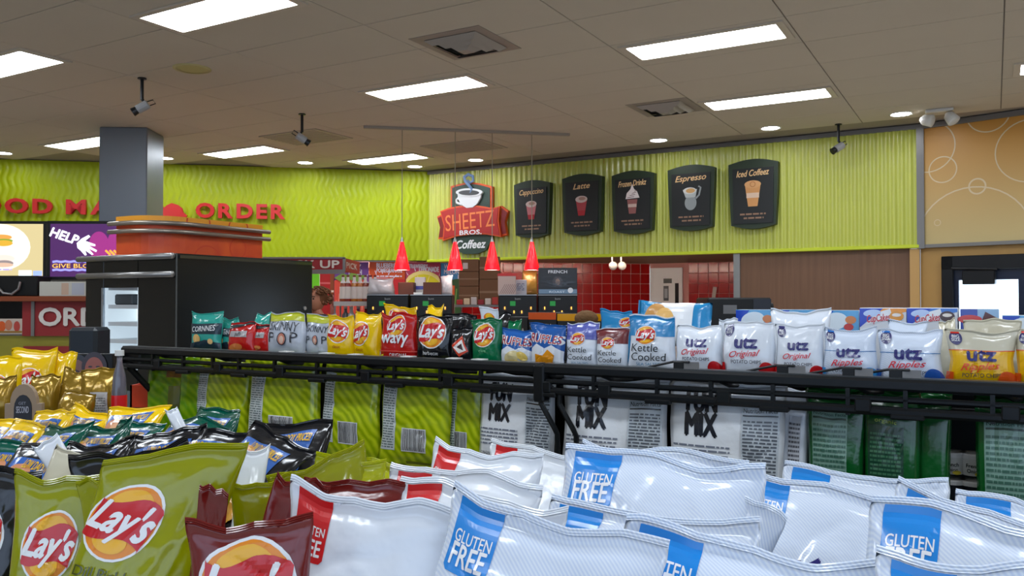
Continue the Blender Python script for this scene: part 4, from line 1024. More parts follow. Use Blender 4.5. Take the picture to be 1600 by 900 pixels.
# order counter below the screens
OY = 8.0
a = at(-60, 470, OY); b = at(160, 470, OY); W_ = b.x - a.x
oc = thing('order_counter', 'order counter with red fascia and white letters at the far left', 'counter', (a.x, OY, 0), 0)
zz = lambda py: zat(py, OY)
obj('shelf_top', MB().box(0, W_, -.08, .5, zz(471), zz(463), bev=.006), mat('red_brown_wood', (130, 62, 32), .4), oc)
sx = lambda px: at(px, 470, OY).x - a.x
obj('red_fascia', MB().box(sx(35), W_, 0, .04, zz(525), zz(471)), mat('fascia_red', (140, 34, 36), .5), oc)
obj('divider', MB().box(sx(50), sx(55), -.015, 0, zz(525), zz(471)), m_gray, oc)
obj('cavity', MB().box(0, sx(35), .2, .24, zz(500), zz(471)), m_blk, oc)
obj('photo_strip', MB().box(0, sx(35), 0, .03, zz(522), zz(498)), mat('strip_white', (196, 180, 166), .5), oc)
obj('printed_face', Print().ell(sx(3), zz(510), .04, .05, ink((206, 90, 40))).ell(sx(14), zz(508), .035, .05, ink((190, 120, 90))).ell(sx(27), zz(510), .03, .05, ink((180, 70, 60))).rect(0, zz(520), sx(35), zz(517), ink((150, 110, 50))).flat(-.001), None, oc)
obj('front_panel', MB().box(0, W_, .03, .06, 0, zz(525)), mat('olive_panel', (140, 134, 42), .5, var=.06), oc)
obj('red_inset', MB().box(sx(37), W_, .0, .03, zz(580), zz(541)), mat('fascia_red', (140, 34, 36), .5), oc)
obj('lettering', Print().text('ORDER', sx(63), zz(508), .235, ink((214, 208, 200)), .04, align='l', sx=1.18).flat(-.015), None, oc)
a1 = floor_pt(61, OY - .02); b1 = floor_pt(137, OY - .02)
crate('white_carton', 'long white carton on the order counter shelf below the purple screen', 'box', 61, 137, 440, zz(463), OY + .02, .3, mat('carton_white', (190, 188, 176), .6), deco=lambda p_, w_, h_: p_.rect(-.02, h_ * .1, .05, h_ * .9, ink((196, 168, 146))).rect(.08, h_ * .1, .2, h_ * .9, ink((176, 180, 190))))
p = at(22, 463, OY + .05); t = thing('black_device', 'black device with a silver curved handle on the counter shelf, far left', 'device', (p.x, p.y, zz(463)), 0)
obj('body', MB().box(-.6, .22, 0, .25, 0, .2, bev=.01), m_blk, t)
obj('handle', MB().tube([(-.14, -.03, .09), (-.08, -.04, .03), (0, -.04, .02), (.06, -.03, .07), (.07, -.02, .14)], .012), m_steel, t)

# person behind the cabinet
def person():
    PX = at(497, 470, 8.4)
    o = bpy.data.meshes.new('person'); 
    V = [(0, 0, .93), (0, 0, 1.15), (0, 0, 1.36), (0, -.01, 1.47), (0, -.02, 1.55),
         (-.19, 0, 1.38), (-.25, -.03, 1.1), (-.22, -.22, .98), (.19, 0, 1.38), (.25, -.03, 1.1), (.22, -.22, .98),
         (-.1, 0, .85), (-.11, 0, .48), (-.11, .02, .08), (.1, 0, .85), (.11, 0, .48), (.11, .02, .08), (-.11, -.12, .04), (.11, -.12, .04)]
    E_ = [(0, 1), (1, 2), (2, 3), (3, 4), (2, 5), (5, 6), (6, 7), (2, 8), (8, 9), (9, 10), (0, 11), (11, 12), (12, 13), (0, 14), (14, 15), (15, 16), (13, 17), (16, 18)]
    R_ = [.15, .14, .15, .06, .06, .07, .05, .035, .07, .05, .035, .1, .065, .04, .1, .065, .04, .035, .035]
    me = bpy.data.meshes.new('skel'); me.from_pydata(V, E_, []); ob = bpy.data.objects.new('skel', me); C.objects.link(ob)
    sk = ob.modifiers.new('s', 'SKIN'); 
    for i, r_ in enumerate(R_): me.skin_vertices[0].data[i].radius = (r_, r_ * .8)
    me.skin_vertices[0].data[0].use_root = True
    ob.modifiers.new('b', 'SUBSURF').levels = 2
    dg = bpy.context.evaluated_depsgraph_get(); body = bpy.data.meshes.new_from_object(ob.evaluated_get(dg)); bpy.data.objects.remove(ob)
    bm = bmesh.new(); bm.from_mesh(body)
    # head: an ellipsoid shaped with jaw, brow, nose and eye sockets
    hv = bmesh.ops.create_uvsphere(bm, u_segments=32, v_segments=24, radius=1)['verts']
    for v in hv:
        x, y, z = v.co; 
        X = x * .076 * (1 - .22 * max(0, -z)); Y = y * .095; Z = z * .118
        if y < 0:
            X0 = x * .076
            Y -= .024 * math.exp(-((X0 / .012) ** 2 + ((Z + .008) / .022) ** 2))       # nose
            Y += .008 * (math.exp(-(((X0 - .03) / .014) ** 2 + ((Z - .015) / .012) ** 2)) + math.exp(-(((X0 + .03) / .014) ** 2 + ((Z - .015) / .012) ** 2)))
            Y -= .005 * math.exp(-((X0 / .022) ** 2 + ((Z + .048) / .008) ** 2))
            Y -= .008 * math.exp(-((X0 / .03) ** 2 + ((Z + .09) / .02) ** 2))
        v.co = (X, Y - .02, Z + 1.62)
    bm.to_mesh(body); bm.free()
    body.materials.clear(); body.materials.append(mat('skin', (176, 116, 88), .55))
    for p_ in body.polygons: p_.use_smooth = True
    ob = bpy.data.objects.new('person', body); C.objects.link(ob); ob.location = (PX.x, PX.y, 0); ob.rotation_euler = (0, 0, -.5)
    tag(ob, 'person with curly brown hair standing just right of the black cabinet', 'person')
    for q in (-1, 1):
        obj('eye', MB().sphere((q * .029, -.1, 1.632), .010, n=12), mat('eye_dark', (40, 28, 24), .2), ob, smooth=True)
        obj('eyebrow', MB().tube([(q * .015, -.108, 1.652), (q * .03, -.106, 1.657), (q * .045, -.094, 1.652)], .004), mat('hair_brown', (70, 42, 26), .8), ob)
        obj('ear', MB().sphere((q * .077, -.01, 1.61), .02, n=10, sc=(.4, .7, 1.2)), mat('skin', (176, 116, 88), .55), ob, smooth=True)
    obj('lips', MB().tube([(-.022, -.11, 1.57), (0, -.118, 1.571), (.022, -.11, 1.57)], [.003, .006, .003]), mat('lip', (150, 76, 66), .5), ob)
    # curly hair: many short coils over the skull
    hb = MB(); rr = random.Random(8)
    hb.sphere((0, .005, 1.645), .1, n=20, sc=(.92, 1.02, 1.0))
    hb.v = [(x, y, z) if not (y < -.06 and z < 1.68) else (x * .8, -.055, z) for x, y, z in hb.v]
    for i in range(150):
        a_ = rr.uniform(0, 2 * PI); e_ = rr.uniform(-.5, 1.4)
        dx, dy, dz = math.cos(a_) * math.cos(e_), math.sin(a_) * math.cos(e_), math.sin(e_)
        if dy < -.35 and dz < .45: continue
        c0 = Vector((dx * .105 + (.03 if dx > .2 else 0), dy * .11, 1.64 + dz * .11)); pts = []
        for k in range(6): pts.append(c0 + Vector((math.cos(k * 1.3 + i) * .012, math.sin(k * 1.3 + i) * .012, .012 - .006 * k)))
        hb.tube(pts, [.006, .008, .009, .009, .008, .004], 5)
    obj('curly_hair', hb, mat('hair_light', (112, 68, 38), .75), ob, smooth=True)
    sb = MB(); 
    sb.lathe([(.17, 0.9), (.185, 1.1), (.2, 1.3), (.16, 1.43), (.08, 1.48)], 24, M=Matrix.Diagonal((1.05, .72, 1, 1)), cap=False)
    for q in (-1, 1): sb.tube([(q * .15, 0, 1.4), (q * .21, 0, 1.36), (q * .25, -.02, 1.2)], [.075, .08, .065], 12)
    obj('shirt', sb, mat('shirt_black', (30, 30, 34), .8), ob, smooth=True)
    pb = MB()
    for q in (-1, 1): pb.tube([(q * .09, 0, .95), (q * .1, 0, .85), (q * .11, 0, .48), (q * .11, .02, .09)], [.12, .115, .085, .065], 14)
    obj('trousers', pb, mat('trousers_dark', (36, 36, 44), .8), ob, smooth=True)
    for q in (-1, 1): obj('shoe', MB().sphere((q * .11, -.07, .04), .05, n=14, sc=(.85, 2.1, .8)), m_blk, ob, smooth=True)
person()

# black grinder machine on the right and its stand
a = floor_pt(1106, 6.2); b = floor_pt(1206, 6.2)
W_ = b.x - a.x
t = thing('black_machine', 'black machine with a small grey label in front of the brown laminate', 'machine', ((a.x + b.x) / 2, 6.2, 0), 0)
zt = zat(465, 6.2)
obj('housing', MB().box(-W_ / 2, W_ / 2, 0, .4, 1.2, zt, bev=.012), m_blk, t)
obj('side_panel', MB().box(W_ * .21, W_ / 2 - .01, -.006, 0, 1.22, zt - .01), mat('slate_panel', (36, 42, 54), .4), t)
obj('label_plate', MB().box(-W_ * .26, -W_ * .05, -.006, 0, zt - .12, zt - .055), mat('label_grey', (110, 112, 116), .5), t)
obj('side_knob', MB().tube([(W_ / 2, .05, zt - .07), (W_ / 2 + .02, .05, zt - .07)], .03, 12), m_blk, t)
obj('stand', MB().box(-W_ / 2, W_ / 2, .02, .4, 0, 1.2), m_wood, t)
# small white card on the tiled wall
p = at(1113, 460, 11.2); q = onplane(1113, 465, BB, STO)
t = thing('wall_card', 'small pale card standing on the tiled wall above the black machine', 'card', (BB.x + WV.x * q[0], BB.y + WV.y * q[0], q[1]), STO)
obj('card', MB().prism([(0, 0), (.05, .0), (.075, .15), (.02, .16)], -.03, -.012, mat('card_pale', (206, 190, 180), .5)), None, t)

# ============================================================ MAIN GONDOLA: wire baskets, decks
RB = 2.66; RZt = 1.377
def A_(px, b=RB): return onb(px, 472, b)[0]
g0, g1 = A_(192), 1.05
gd = thing('gondola_shelf', 'long black gondola shelf unit running across the middle of the picture', 'shelf', S(0, 0, 0), STO)
m_gon = mat('gondola_black', (20, 23, 25), .4, .2)
obj('top_deck', MB().box(g0 + .42, g1, RB + .14, RB + .95, 1.325, 1.343), m_gon, gd)
obj('lower_deck', MB().box(g0 + .42, g1, RB + .02, RB + .5, .91, .93), m_gon, gd)
obj('back_panel', MB().box(g0 + .42, g1, RB + .50, RB + .53, .1, 1.32), m_gon, gd)
obj('base', MB().box(g0 + .42, g1, RB - .05, RB + .95, 0, .15), m_gon, gd)
obj('shelf_board', MB().box(g0 + .42, g1, RB + .02, RB + .5, .62, .64), m_gon, gd)
m_wire = mat('basket_black', (20, 23, 26), .32, .3, .5)
def basket(a0, a1, label):
    t = thing('wire_basket', label, 'basket', S(a0, RB, RZt), STO, 'black wire baskets along the top of the gondola')
    L = a1 - a0
    obj('top_rail', MB().box(0, L, -.014, .014, -.036, 0, bev=.008), m_wire, t)
    obj('top_lip', MB().box(0, L, .0, .05, -.004, .003, bev=.001), mat('rail_grey_lip', (60, 64, 66), .3, .5), t)
    obj('middle_rail', MB().box(0, L, -.010, .008, -.070, -.052, bev=.006), m_wire, t)
    obj('bottom_rail', MB().box(0, L, -.016, .010, -.108, -.082, bev=.008), m_wire, t)
    n = max(2, int(L / .2)); rr = random.Random(int(L * 100))
    for i in range(n + 1):
        x = min(L - .01, max(.01, L * i / n + rr.uniform(-.03, .03)))
        obj('upright', MB().box(x - .006, x + .006, -.01, .006, -.112, -.01), m_wire, t)
        if i % 2: obj('clip', MB().box(x + .02, x + .065, -.02, .004, -.1, -.06, bev=.004).tube([(x + .03, 0, -.03), (x + .05, .03, -.045), (x + .1, .1, -.05)], .008), m_wire, t)
        if i % 2 == 0: obj('clip', MB().box(x - .04, x + .05, -.02, .006, -.116, -.1, bev=.004), m_wire, t)
        obj('cross_wire', MB().tube([(x, 0, -.09), (x, .22, -.095)], .004, 6), m_wire, t)
    for k in range(3): obj('long_wire', MB().tube([(0, .06 + .06 * k, -.09), (L, .06 + .06 * k, -.09)], .003, 6), m_wire, t)
    for x in (0, L): obj('end_loop', MB().tube([(x, .0, -.015), (x, .2, -.02), (x, .22, -.05), (x, .2, -.09), (x, 0, -.09)], .009), m_wire, t)
    return t
aj = A_(845)
b1 = basket(g0, aj - .008, 'left hand black wire basket rail, in front of the yellow and silver bags')
b2 = basket(aj + .008, 1.02, 'right hand black wire basket rail, in front of the white bags')
jp = thing('basket_bracket', 'black joint post and twin curved brackets where the two baskets meet', 'bracket', S(aj, RB, RZt), STO, None)
obj('joint_post', MB().box(-.022, .022, -.022, .03, -.135, -.002, bev=.006), m_wire, jp)
for q in (0, .075): obj('curved_arm', MB().tube([(q, 0, -.09), (q, .0, -.14), (q + .05, .012, -.23), (q + .058, .016, -.25), (q + .06, .016, -.42)], .010), m_wire, jp)
e = thing('basket_bracket', 'black curved bracket under the far left end of the wire basket', 'bracket', S(g0 + .05, RB, RZt), STO, None)
obj('curved_arm', MB().tube([(0, 0, -.08), (0, .01, -.11), (.03, .12, -.24), (.035, .16, -.29), (.035, .165, -.45)], .016), m_wire, e)
# chunky dark end of the left basket
obj('end_block', MB().box(0, .12, .01, .13, -.1, -.015, bev=.008).box(-.03, .0, .0, .01, -.035, -.02).box(-.03, .0, .0, .01, -.08, -.068), m_gon, b1)
# paper price tickets on the rail
for i, px in enumerate([437, 500, 545, 628, 700, 740]):
    a = A_(px); t = thing('price_ticket', 'small white price ticket on the rail ' + ['below the left popcorn bag', 'below the right popcorn bag', 'below the yellow bags', 'below the red wavy bag', 'below the triangle print bag', 'below the dark green bag'][i], 'price tag', S(a, RB + .02, RZt), STO, 'white price tickets on the left basket')
    obj('ticket', MB().box(-.025, .025, 0, .045, .001, .006), m_white, t)
for i, px in enumerate([1075, 1240, 1345, 1420]):
    a = A_(px); t = thing('price_ticket_holder', 'black clip with a grey price ticket ' + ['below the left red script bag', 'below the right red script bag', 'below the left striped bag', 'below the right striped bag'][i], 'price tag', S(a, RB + .0, RZt), STO, 'ticket clips on the right basket')
    obj('ticket', MB().box(-.02, .03, .015, .02, 0, .026), m_gray, t)
    obj('clip', MB().box(-.055, -.02, .012, .02, 0, .026, bev=.002), m_blk, t)
    obj('wire_arm', MB().tube([(-.16, .06, 0), (-.06, .03, .024), (0, .01, .026)], .004), m_wire, t)

# ------------------------------------------------------------ bag prints
def lays_logo(p, cx, cy, rx, ry, rot=0., ring=WHITE, txt="Lay's"):
    c, q = math.cos(rot), math.sin(rot)
    def T(x, y): return (cx + x * rx * c - y * ry * q, cy + x * rx * q + y * ry * c)
    p.ell(cx, cy, rx, ry, ink(ring), rot).ell(cx, cy, rx * .93, ry * .93, mat('chip_orange', (232, 138, 22), .3, 0, .5, .3), rot)
    p.ell(*T(-.05, .35), rx * .62, ry * .5, mat('chip_gold', (240, 180, 40), .3, 0, .5, .3), rot).ell(*T(0, -.5), rx * .5, ry * .3, mat('chip_gold', (240, 180, 40), .3, 0, .5, .3), rot)
    top = [(-1 + 2 * k / 12, .50 - .14 * math.sin(k / 12 * 2 * PI + .4) - .1 * k / 12 + .08) for k in range(13)]
    bot = [(1 - 2 * k / 12, -.50 - .12 * math.sin((1 - k / 12) * 2 * PI + .4) + .02) for k in range(13)]
    def cl(x, y):
        m_ = math.sqrt(max(0, 1 - y * y * .98)); return (max(-m_, min(m_, x)), y)
    p.poly([T(*cl(x, y)) for x, y in top + bot], ink((198, 22, 30)))
    p.text(txt, *T(0, -.30), ry * 1.1, ink(WHITE), .034, .32, rot, width=rx * 1.72)
def D(fn, H):
    p = Print(); fn(p, H); return p
DESIGN = {}
def design(key, H, fn):
    k = (key, round(H, 2))
    if k not in DESIGN: DESIGN[k] = D(fn, H)
    return DESIGN[k]
def d_lays(sub, subc, cy=.66, rx=.34, ry=.30, rot=.0, cx=0., subs=.11, seal=None):
    def f(p, H):
        lays_logo(p, cx, cy * H, rx, ry, rot)
        p.text(sub, cx, (cy * H - ry - subs * 1.15), subs, ink(subc), .01)
    return f
def d_utz(band, script, sub, body=None, mid=None, bandx=(-.40, -.23), pot=(190, 20, 26), size_=.26, near=False, badge=True, sc=(214, 50, 66), zc=.5):
    def f(p, H):
        if body: p.rect(-.5, 0, .5, H * .66, ink(body)).rect(-.5, H * .66, .5, H * .675, ink((220, 90, 40)))
        if mid: p.rect(-.5, H * .6, .5, H * .612, ink(mid))
        if near:
            x0, x1 = bandx
            p.poly([(x0 - .0, H - .012), (x1 - .0, H - .012), (x1, H * .85), (x1, H * .765), (x1 - .02, H * .75), (x0 + .02, H * .75), (x0, H * .765), (x0, H * .85)], ink(band))
            p.text('GLUTEN', (x0 + x1) / 2, H * .85, .07, ink(WHITE), .012, width=(x1 - x0) * .84)
            p.text('FREE', (x0 + x1) / 2, H * .775, .125, ink(WHITE), .02, width=(x1 - x0) * .78)
        elif badge:
            p.ell(-.36, H * .86, .09, .1, ink((60, 60, 110))).text('BIG', -.36, H * .865, .06, ink(WHITE), .01, width=.1).text('SIZE', -.36, H * .81, .06, ink(WHITE), .01, width=.12)
            p.rect(-.42, H * .93, -.3, H * .965, ink(band))
        p.text('utz', -.0, H * zc, size_ * 1.12, ink(NAVY), .045, .0, width=.42)
        p.text(script, -.02, H * (zc - .15), .15, ink(sc), .012, .45, .06, width=.58)
        p.text(sub, 0, H * (zc - .27), .085, ink((60, 60, 76)), .008, width=.56)
        p.ell(.36, H * .16, .13, .16, ink(pot)); p.rect(-.5, H * .0, -.4, H * .3, ink(pot))
    return f
def d_skinny(p, H):
    r = ink((56, 58, 66)); p.rect(-.5, H * .82, .5, H, mat('skinny_lime', (180, 186, 10), .3, 0, .5, .3))
    p.text('SKINNY', 0, H * .60, .24, r, 0, .12, -.04, width=.8).text('P', -.3, H * .34, .27, r, 0, width=.16).text('P', .3, H * .34, .27, r, 0, width=.16)
    p.ring(0, H * .42, .095, .115, r, 24).ell(0, H * .42, .085, .1, ink((206, 130, 110))).ell(0, H * .40, .05, .07, ink((226, 190, 170)))
def d_kettle(top):
    def f(p, H):
        p.rect(-.5, H * .66, .5, H, ink(top)); 
        lays_logo(p, -.08, H * .67, .23, .17)
        p.text('Kettle', -.08, H * .40, .2, ink((40, 44, 50)), .0, .1, width=.58).text('Cooked', 0, H * .25, .2, ink((40, 44, 50)), .0, .1, width=.72).text('SEA SALTED', 0, H * .17, .07, ink((60, 130, 170)), 0, width=.5)
    return f
def d_ruffles(pic):
    def f(p, H):
        p.poly([(-.5, 0), (.5, 0), (.5, H * .42), (.2, H * .56), (0, H * .48), (-.25, H * .58), (-.5, H * .44)], ink((222, 226, 232)))
        p.text('RUFFLES', .0, H * .60, .28, ink(WHITE), .06, .1, -.06, width=.96).text('RUFFLES', .0, H * .605, .27, ink((170, 26, 44)), .012, .1, -.06, width=.88)
        if pic: p.poly([(-.3, H * .12), (.2, H * .1), (.3, H * .34), (.1, H * .46), (-.05, H * .32), (-.28, H * .36)], ink((226, 146, 20)))
        else: p.ell(-.1, H * .3, .24, .14, ink((222, 206, 150)), .3).ell(.2, H * .32, .16, .1, ink((232, 200, 100)), -.5).ell(-.1, H * .14, .3, .09, ink((236, 206, 110)))
    return f
def d_wavy(p, H):
    lays_logo(p, .0, H * .76, .27, .22); p.text('wavy', .0, H * .42, .34, ink(WHITE), .03, .05, width=.72)
    p.rect(-.5, H * .24, .5, H * .26, ink((226, 90, 80))).text('ORIGINAL', .1, H * .14, .1, ink(WHITE), .01)
def d_dorito(p, H):
    p.poly([(-.4, H * .55), (.1, H * .8), (.4, H * .4), (0, H * .25)], ink((206, 60, 30))).poly([(-.3, H * .5), (.1, H * .7), (.32, H * .42), (0, H * .34)], ink((226, 220, 214))).poly([(-.12, H * .5), (.1, H * .6), (.2, H * .42)], ink((60, 20, 20))).ell(-.1, H * .14, .16, .1, ink((200, 200, 205)))
def d_teal(p, H):
    p.rect(-.5, H * .48, .5, H * .74, mat('navy_band', (30, 50, 62), .3, 0, .5, .3)).text('CORNNES', 0, H * .55, .17, ink(WHITE), .01, 0, .05, width=.74)
    p.ell(-.2, H * .36, .12, .1, ink((222, 180, 110))).poly([(-.5, H * .1), (.5, H * .1), (.5, H * .26), (.1, H * .34), (-.5, H * .22)], mat('navy_band', (30, 50, 62), .3, 0, .5, .3)).ell(.26, H * .3, .08, .06, ink((230, 190, 130)))
def d_redgrey(p, H):
    p.rect(-.36, H * .56, .3, H * .74, ink((170, 166, 166))).text('puffs', -.03, H * .6, .14, ink((70, 70, 72)), .01).poly([(-.5, H * .92), (.5, H * 1.0), (.5, H * .94), (-.5, H * .8)], ink((20, 34, 40)))
    p.ell(-.1, H * .25, .25, .09, ink((206, 120, 60)), .1)
def mback(key, strip_x=(-.46, -.24), code=True, seed=0):
    def f(p, H):
        p.rect(strip_x[0], H * .16, strip_x[1], H * .84, ink((206, 214, 214)))
        p.lines(strip_x[0] + .02, H * .18, strip_x[1] - .02, H * .82, 26, ink((110, 124, 124)), seed)
        if code: p.barcode(-.14, H * .16, .20, H * .38, seed)
        p.rect(-.1, H * .02, .3, H * .07, ink((150, 160, 40)))
    return f
def d_fun(seed):
    def f(p, H):
        p.text('FUN', -.20, H * .765, .25, ink((24, 26, 36)), .055, 0, width=.27).text('MIX', -.20, H * .575, .25, ink((24, 26, 36)), .055, 0, width=.28)
        p.lines(-.46, H * .34, .06, H * .52, 5, ink((120, 126, 140)), seed, .42)
        p.lines(-.3, H * .295, -.06, H * .315, 1, ink((90, 90, 100)), seed + 1, .8)
        p.text('ORIGINAL GUMMI FUN MIX', -.19, H * .24, .045, ink((40, 40, 48)), .008, width=.5)
        p.rect(-.44, H * .16, .06, H * .22, ink((196, 46, 60))).text('FRUIT RINGS', -.19, H * .175, .04, ink(WHITE), .006, width=.3)
        p.rect(-.44, H * .09, .06, H * .145, ink((110, 160, 60))).text('SOUR NEON WORMS', -.19, H * .10, .035, ink((40, 60, 30)), .004, width=.36)
        p.rect(.16, H * .1, .46, H * .84, ink((196, 204, 210))).text('Nutrition Facts', .31, H * .79, .05, ink(BLACKI), .008, width=.27).rect(.17, H * .76, .45, H * .772, ink(BLACKI)).lines(.175, H * .14, .445, H * .74, 22, ink((90, 96, 104)), seed + 5)
    return f
def d_green(kind, seed):
    def f(p, H):
        if kind:
            p.rect(-.4, H * .1, .2, H * .86, ink((120, 156, 140))).text('Nutrition Facts', -.1, H * .80, .07, ink((24, 60, 40)), .01, width=.54).rect(-.38, H * .77, .18, H * .785, ink((24, 60, 40))).lines(-.38, H * .14, .18, H * .75, 16, ink((60, 100, 84)), seed)
        else:
            p.rect(-.42, H * .2, .22, H * .74, ink((22, 62, 44))).lines(-.38, H * .26, .18, H * .7, 14, ink((60, 110, 80)), seed).text('organic', -.1, H * .76, .1, ink((170, 196, 60)), .01, width=.4)
            p.ell(-.22, H * .12, .09, .07, ink((110, 150, 120))).ell(.06, H * .12, .08, .06, ink((90, 130, 104)))
    return f
film = dict(
    yellow=foil('film_yellow', (240, 196, 8)), red=foil('film_red', (190, 26, 24)), black=foil('film_black', (20, 21, 25)), green=foil('film_green', (8, 108, 66)),
    blue=foil('film_blue', (34, 92, 168)), white=foil('film_white', (226, 232, 240)), utzb=foil('film_pale_stripe', (222, 231, 242), (200, 213, 234), 'stripe'), maroon=foil('film_maroon', (112, 26, 22)),
    dill=foil('film_dill', (146, 150, 4)), teal=foil('film_teal', (46, 160, 146)), silver=foil('film_silver', (186, 192, 204)), lime=foil('film_lime_leaf', (146, 172, 8), (196, 212, 30), 'streak'),
    ylime=foil('film_yellow_lime', (172, 178, 10)), gold=foil('film_gold', (150, 118, 30), None, None, .5, .25), sky=foil('film_sky', (40, 140, 196)), dkteal=foil('film_dark_teal', (0, 78, 62)),
    cream=foil('film_cream', (206, 200, 178)), gum=foil('film_clear_grey', (236, 240, 244), None, None, 0., .18), dkgreen=foil('film_dark_green', (14, 84, 34)), ppl=foil('film_purple', (86, 92, 160)), grass=foil('film_grass', (96, 150, 8), (130, 170, 20), 'streak'))

def slotbag(px0, px1, pyt, zb, b, filmk, pr, label, cat='bag', group=None, t=.07, yaw=0., tilt=.05, roll=0., name='crisp_bag', **kw):
    a0 = onb(px0, 472, b)[0]; a1 = onb(px1, 472, b)[0]; ac = (a0 + a1) / 2
    zt = onb((px0 + px1) / 2, pyt, b)[1]
    h = (zt - zb) / math.cos(tilt) / 1.035; w = (a1 - a0) * 1.03
    fk = film[filmk]
    dk = pr if pr is None or isinstance(pr, Print) else design(pr[0], h / w, pr[1])
    return bag(name, label, cat, group, S(ac, b, zb), STO + yaw, w, h, t, fk, dk, tilt, roll, **kw)
ZT = 1.345
GT = 'bags standing along the top shelf'
front = [
 (300, 346, 488, 'teal', ('teal', d_teal), 'teal bag with a navy band, leftmost on the top shelf', .20, .1),
 (342, 376, 497, 'teal', ('teal', d_teal), 'teal bag with a navy band, second from the left, half hidden', .25, -.2),
 (358, 400, 503, 'red', ('redgrey', d_redgrey), 'red bag with a grey label, left one of the red pair', .17, .1),
 (397, 422, 505, 'red', ('redgrey', d_redgrey), 'narrow red bag beside the silver popcorn bags', .2, .2),
 (419, 479, 487, 'silver', ('skinny', d_skinny), 'silver popcorn bag with a lime top, left one', .16, .0),
 (477, 523, 490, 'silver', ('skinny', d_skinny), 'silver popcorn bag with a lime top, right one, beside the yellow bags', .18, -.1),
 (512, 553, 493, 'yellow', ('lay_y', d_lays('classic', (150, 30, 20), .66, .40, .33, -.15)), 'yellow chip bag leaning left, first of the yellow pair', .15, .12),
 (549, 597, 488, 'yellow', ('lay_y2', d_lays('classic', (150, 30, 20), .58, .34, .30, .2, -.1)), 'yellow chip bag next to the red wavy chip bag', .17, -.25),
 (594, 652, 490, 'red', ('wavy', d_wavy), 'red chip bag with white wavy lettering', .14, .0),
 (650, 708, 492, 'black', ('lay_b', d_lays('barbecue', (206, 206, 206), .66, .38, .34)), 'black barbecue chip bag with a big round logo on the top shelf', .14, .05),
 (706, 738, 512, 'black', ('dor', d_dorito), 'small black bag with an orange and white triangle print', .13, .25),
 (737, 784, 497, 'green', ('lay_g', d_lays('chive', (120, 190, 140), .66, .36, .32, .1)), 'dark green chip bag with a round logo on the top shelf', .14, .0),
 (784, 836, 514, 'blue', ('ruf0', d_ruffles(0)), 'blue ridged chip bag with pale chips, left one', .15, .15),
 (829, 884, 506, 'blue', ('ruf1', d_ruffles(1)), 'blue ridged chip bag with an orange chip picture, right one', .13, -.1),
 (884, 936, 503, 'white', ('ket0', d_kettle((84, 92, 170))), 'white kettle chip bag with a violet blue top', .14, .05),
 (932, 981, 512, 'white', ('ket1', d_kettle((110, 40, 44))), 'white kettle chip bag with a maroon top', .13, .1),
 (980, 1058, 492, 'white', ('ket2', d_kettle((36, 132, 190))), 'white kettle chip bag with a sky blue top', .13, -.05),
 (1053, 1130, 503, 'white', ('utz0', d_utz((60, 60, 120), 'Original', 'POTATO CHIPS', badge=False, zc=.6)), 'white chip bag with red script, left of three alike', .14, .05),
 (1127, 1213, 498, 'white', ('utz1', d_utz((60, 60, 120), 'Original', 'POTATO CHIPS', zc=.56)), 'white chip bag with red script, middle of three alike', .13, -.05),
 (1211, 1288, 500, 'white', ('utz1', d_utz((60, 60, 120), 'Original', 'POTATO CHIPS', zc=.56)), 'white chip bag with red script, right of three alike', .13, .08),
 (1284, 1372, 508, 'utzb', ('utz2', d_utz((40, 110, 190), 'Ripples', 'POTATO CHIPS', mid=(60, 120, 180), pot=(50, 150, 220))), 'pale blue striped chip bag, left one of two', .13, .0),
 (1369, 1474, 510, 'utzb', ('utz2', d_utz((40, 110, 190), 'Ripples', 'POTATO CHIPS', mid=(60, 120, 180), pot=(30, 80, 160))), 'pale blue striped chip bag, right one of two', .13, -.05),
 (1479, 1588, 510, 'cream', ('utz3', d_utz((206, 50, 40), 'Ripples', 'POTATO CHIPS', body=(232, 180, 10), pot=(210, 80, 20), sc=(226, 70, 40))), 'cream and yellow chip bag near the right edge', .13, .05),
 (1584, 1690, 508, 'cream', ('utz3', d_utz((206, 50, 40), 'Ripples', 'POTATO CHIPS', body=(232, 180, 10), pot=(210, 80, 20), sc=(226, 70, 40))), 'cream and yellow chip bag cut by the right edge', .13, -.05),
]
for x0, x1, yt, fk, pr, lb, db, yaw in front:
    if x0 > 1050: yt += 5
    slotbag(x0, x1, yt, ZT, RB + db, fk, pr, lb, group=GT, yaw=yaw * .5, t=.06 if x1 - x0 < 60 else .075, wr=1.9, bend=random.Random(x0).uniform(-.08, .05))
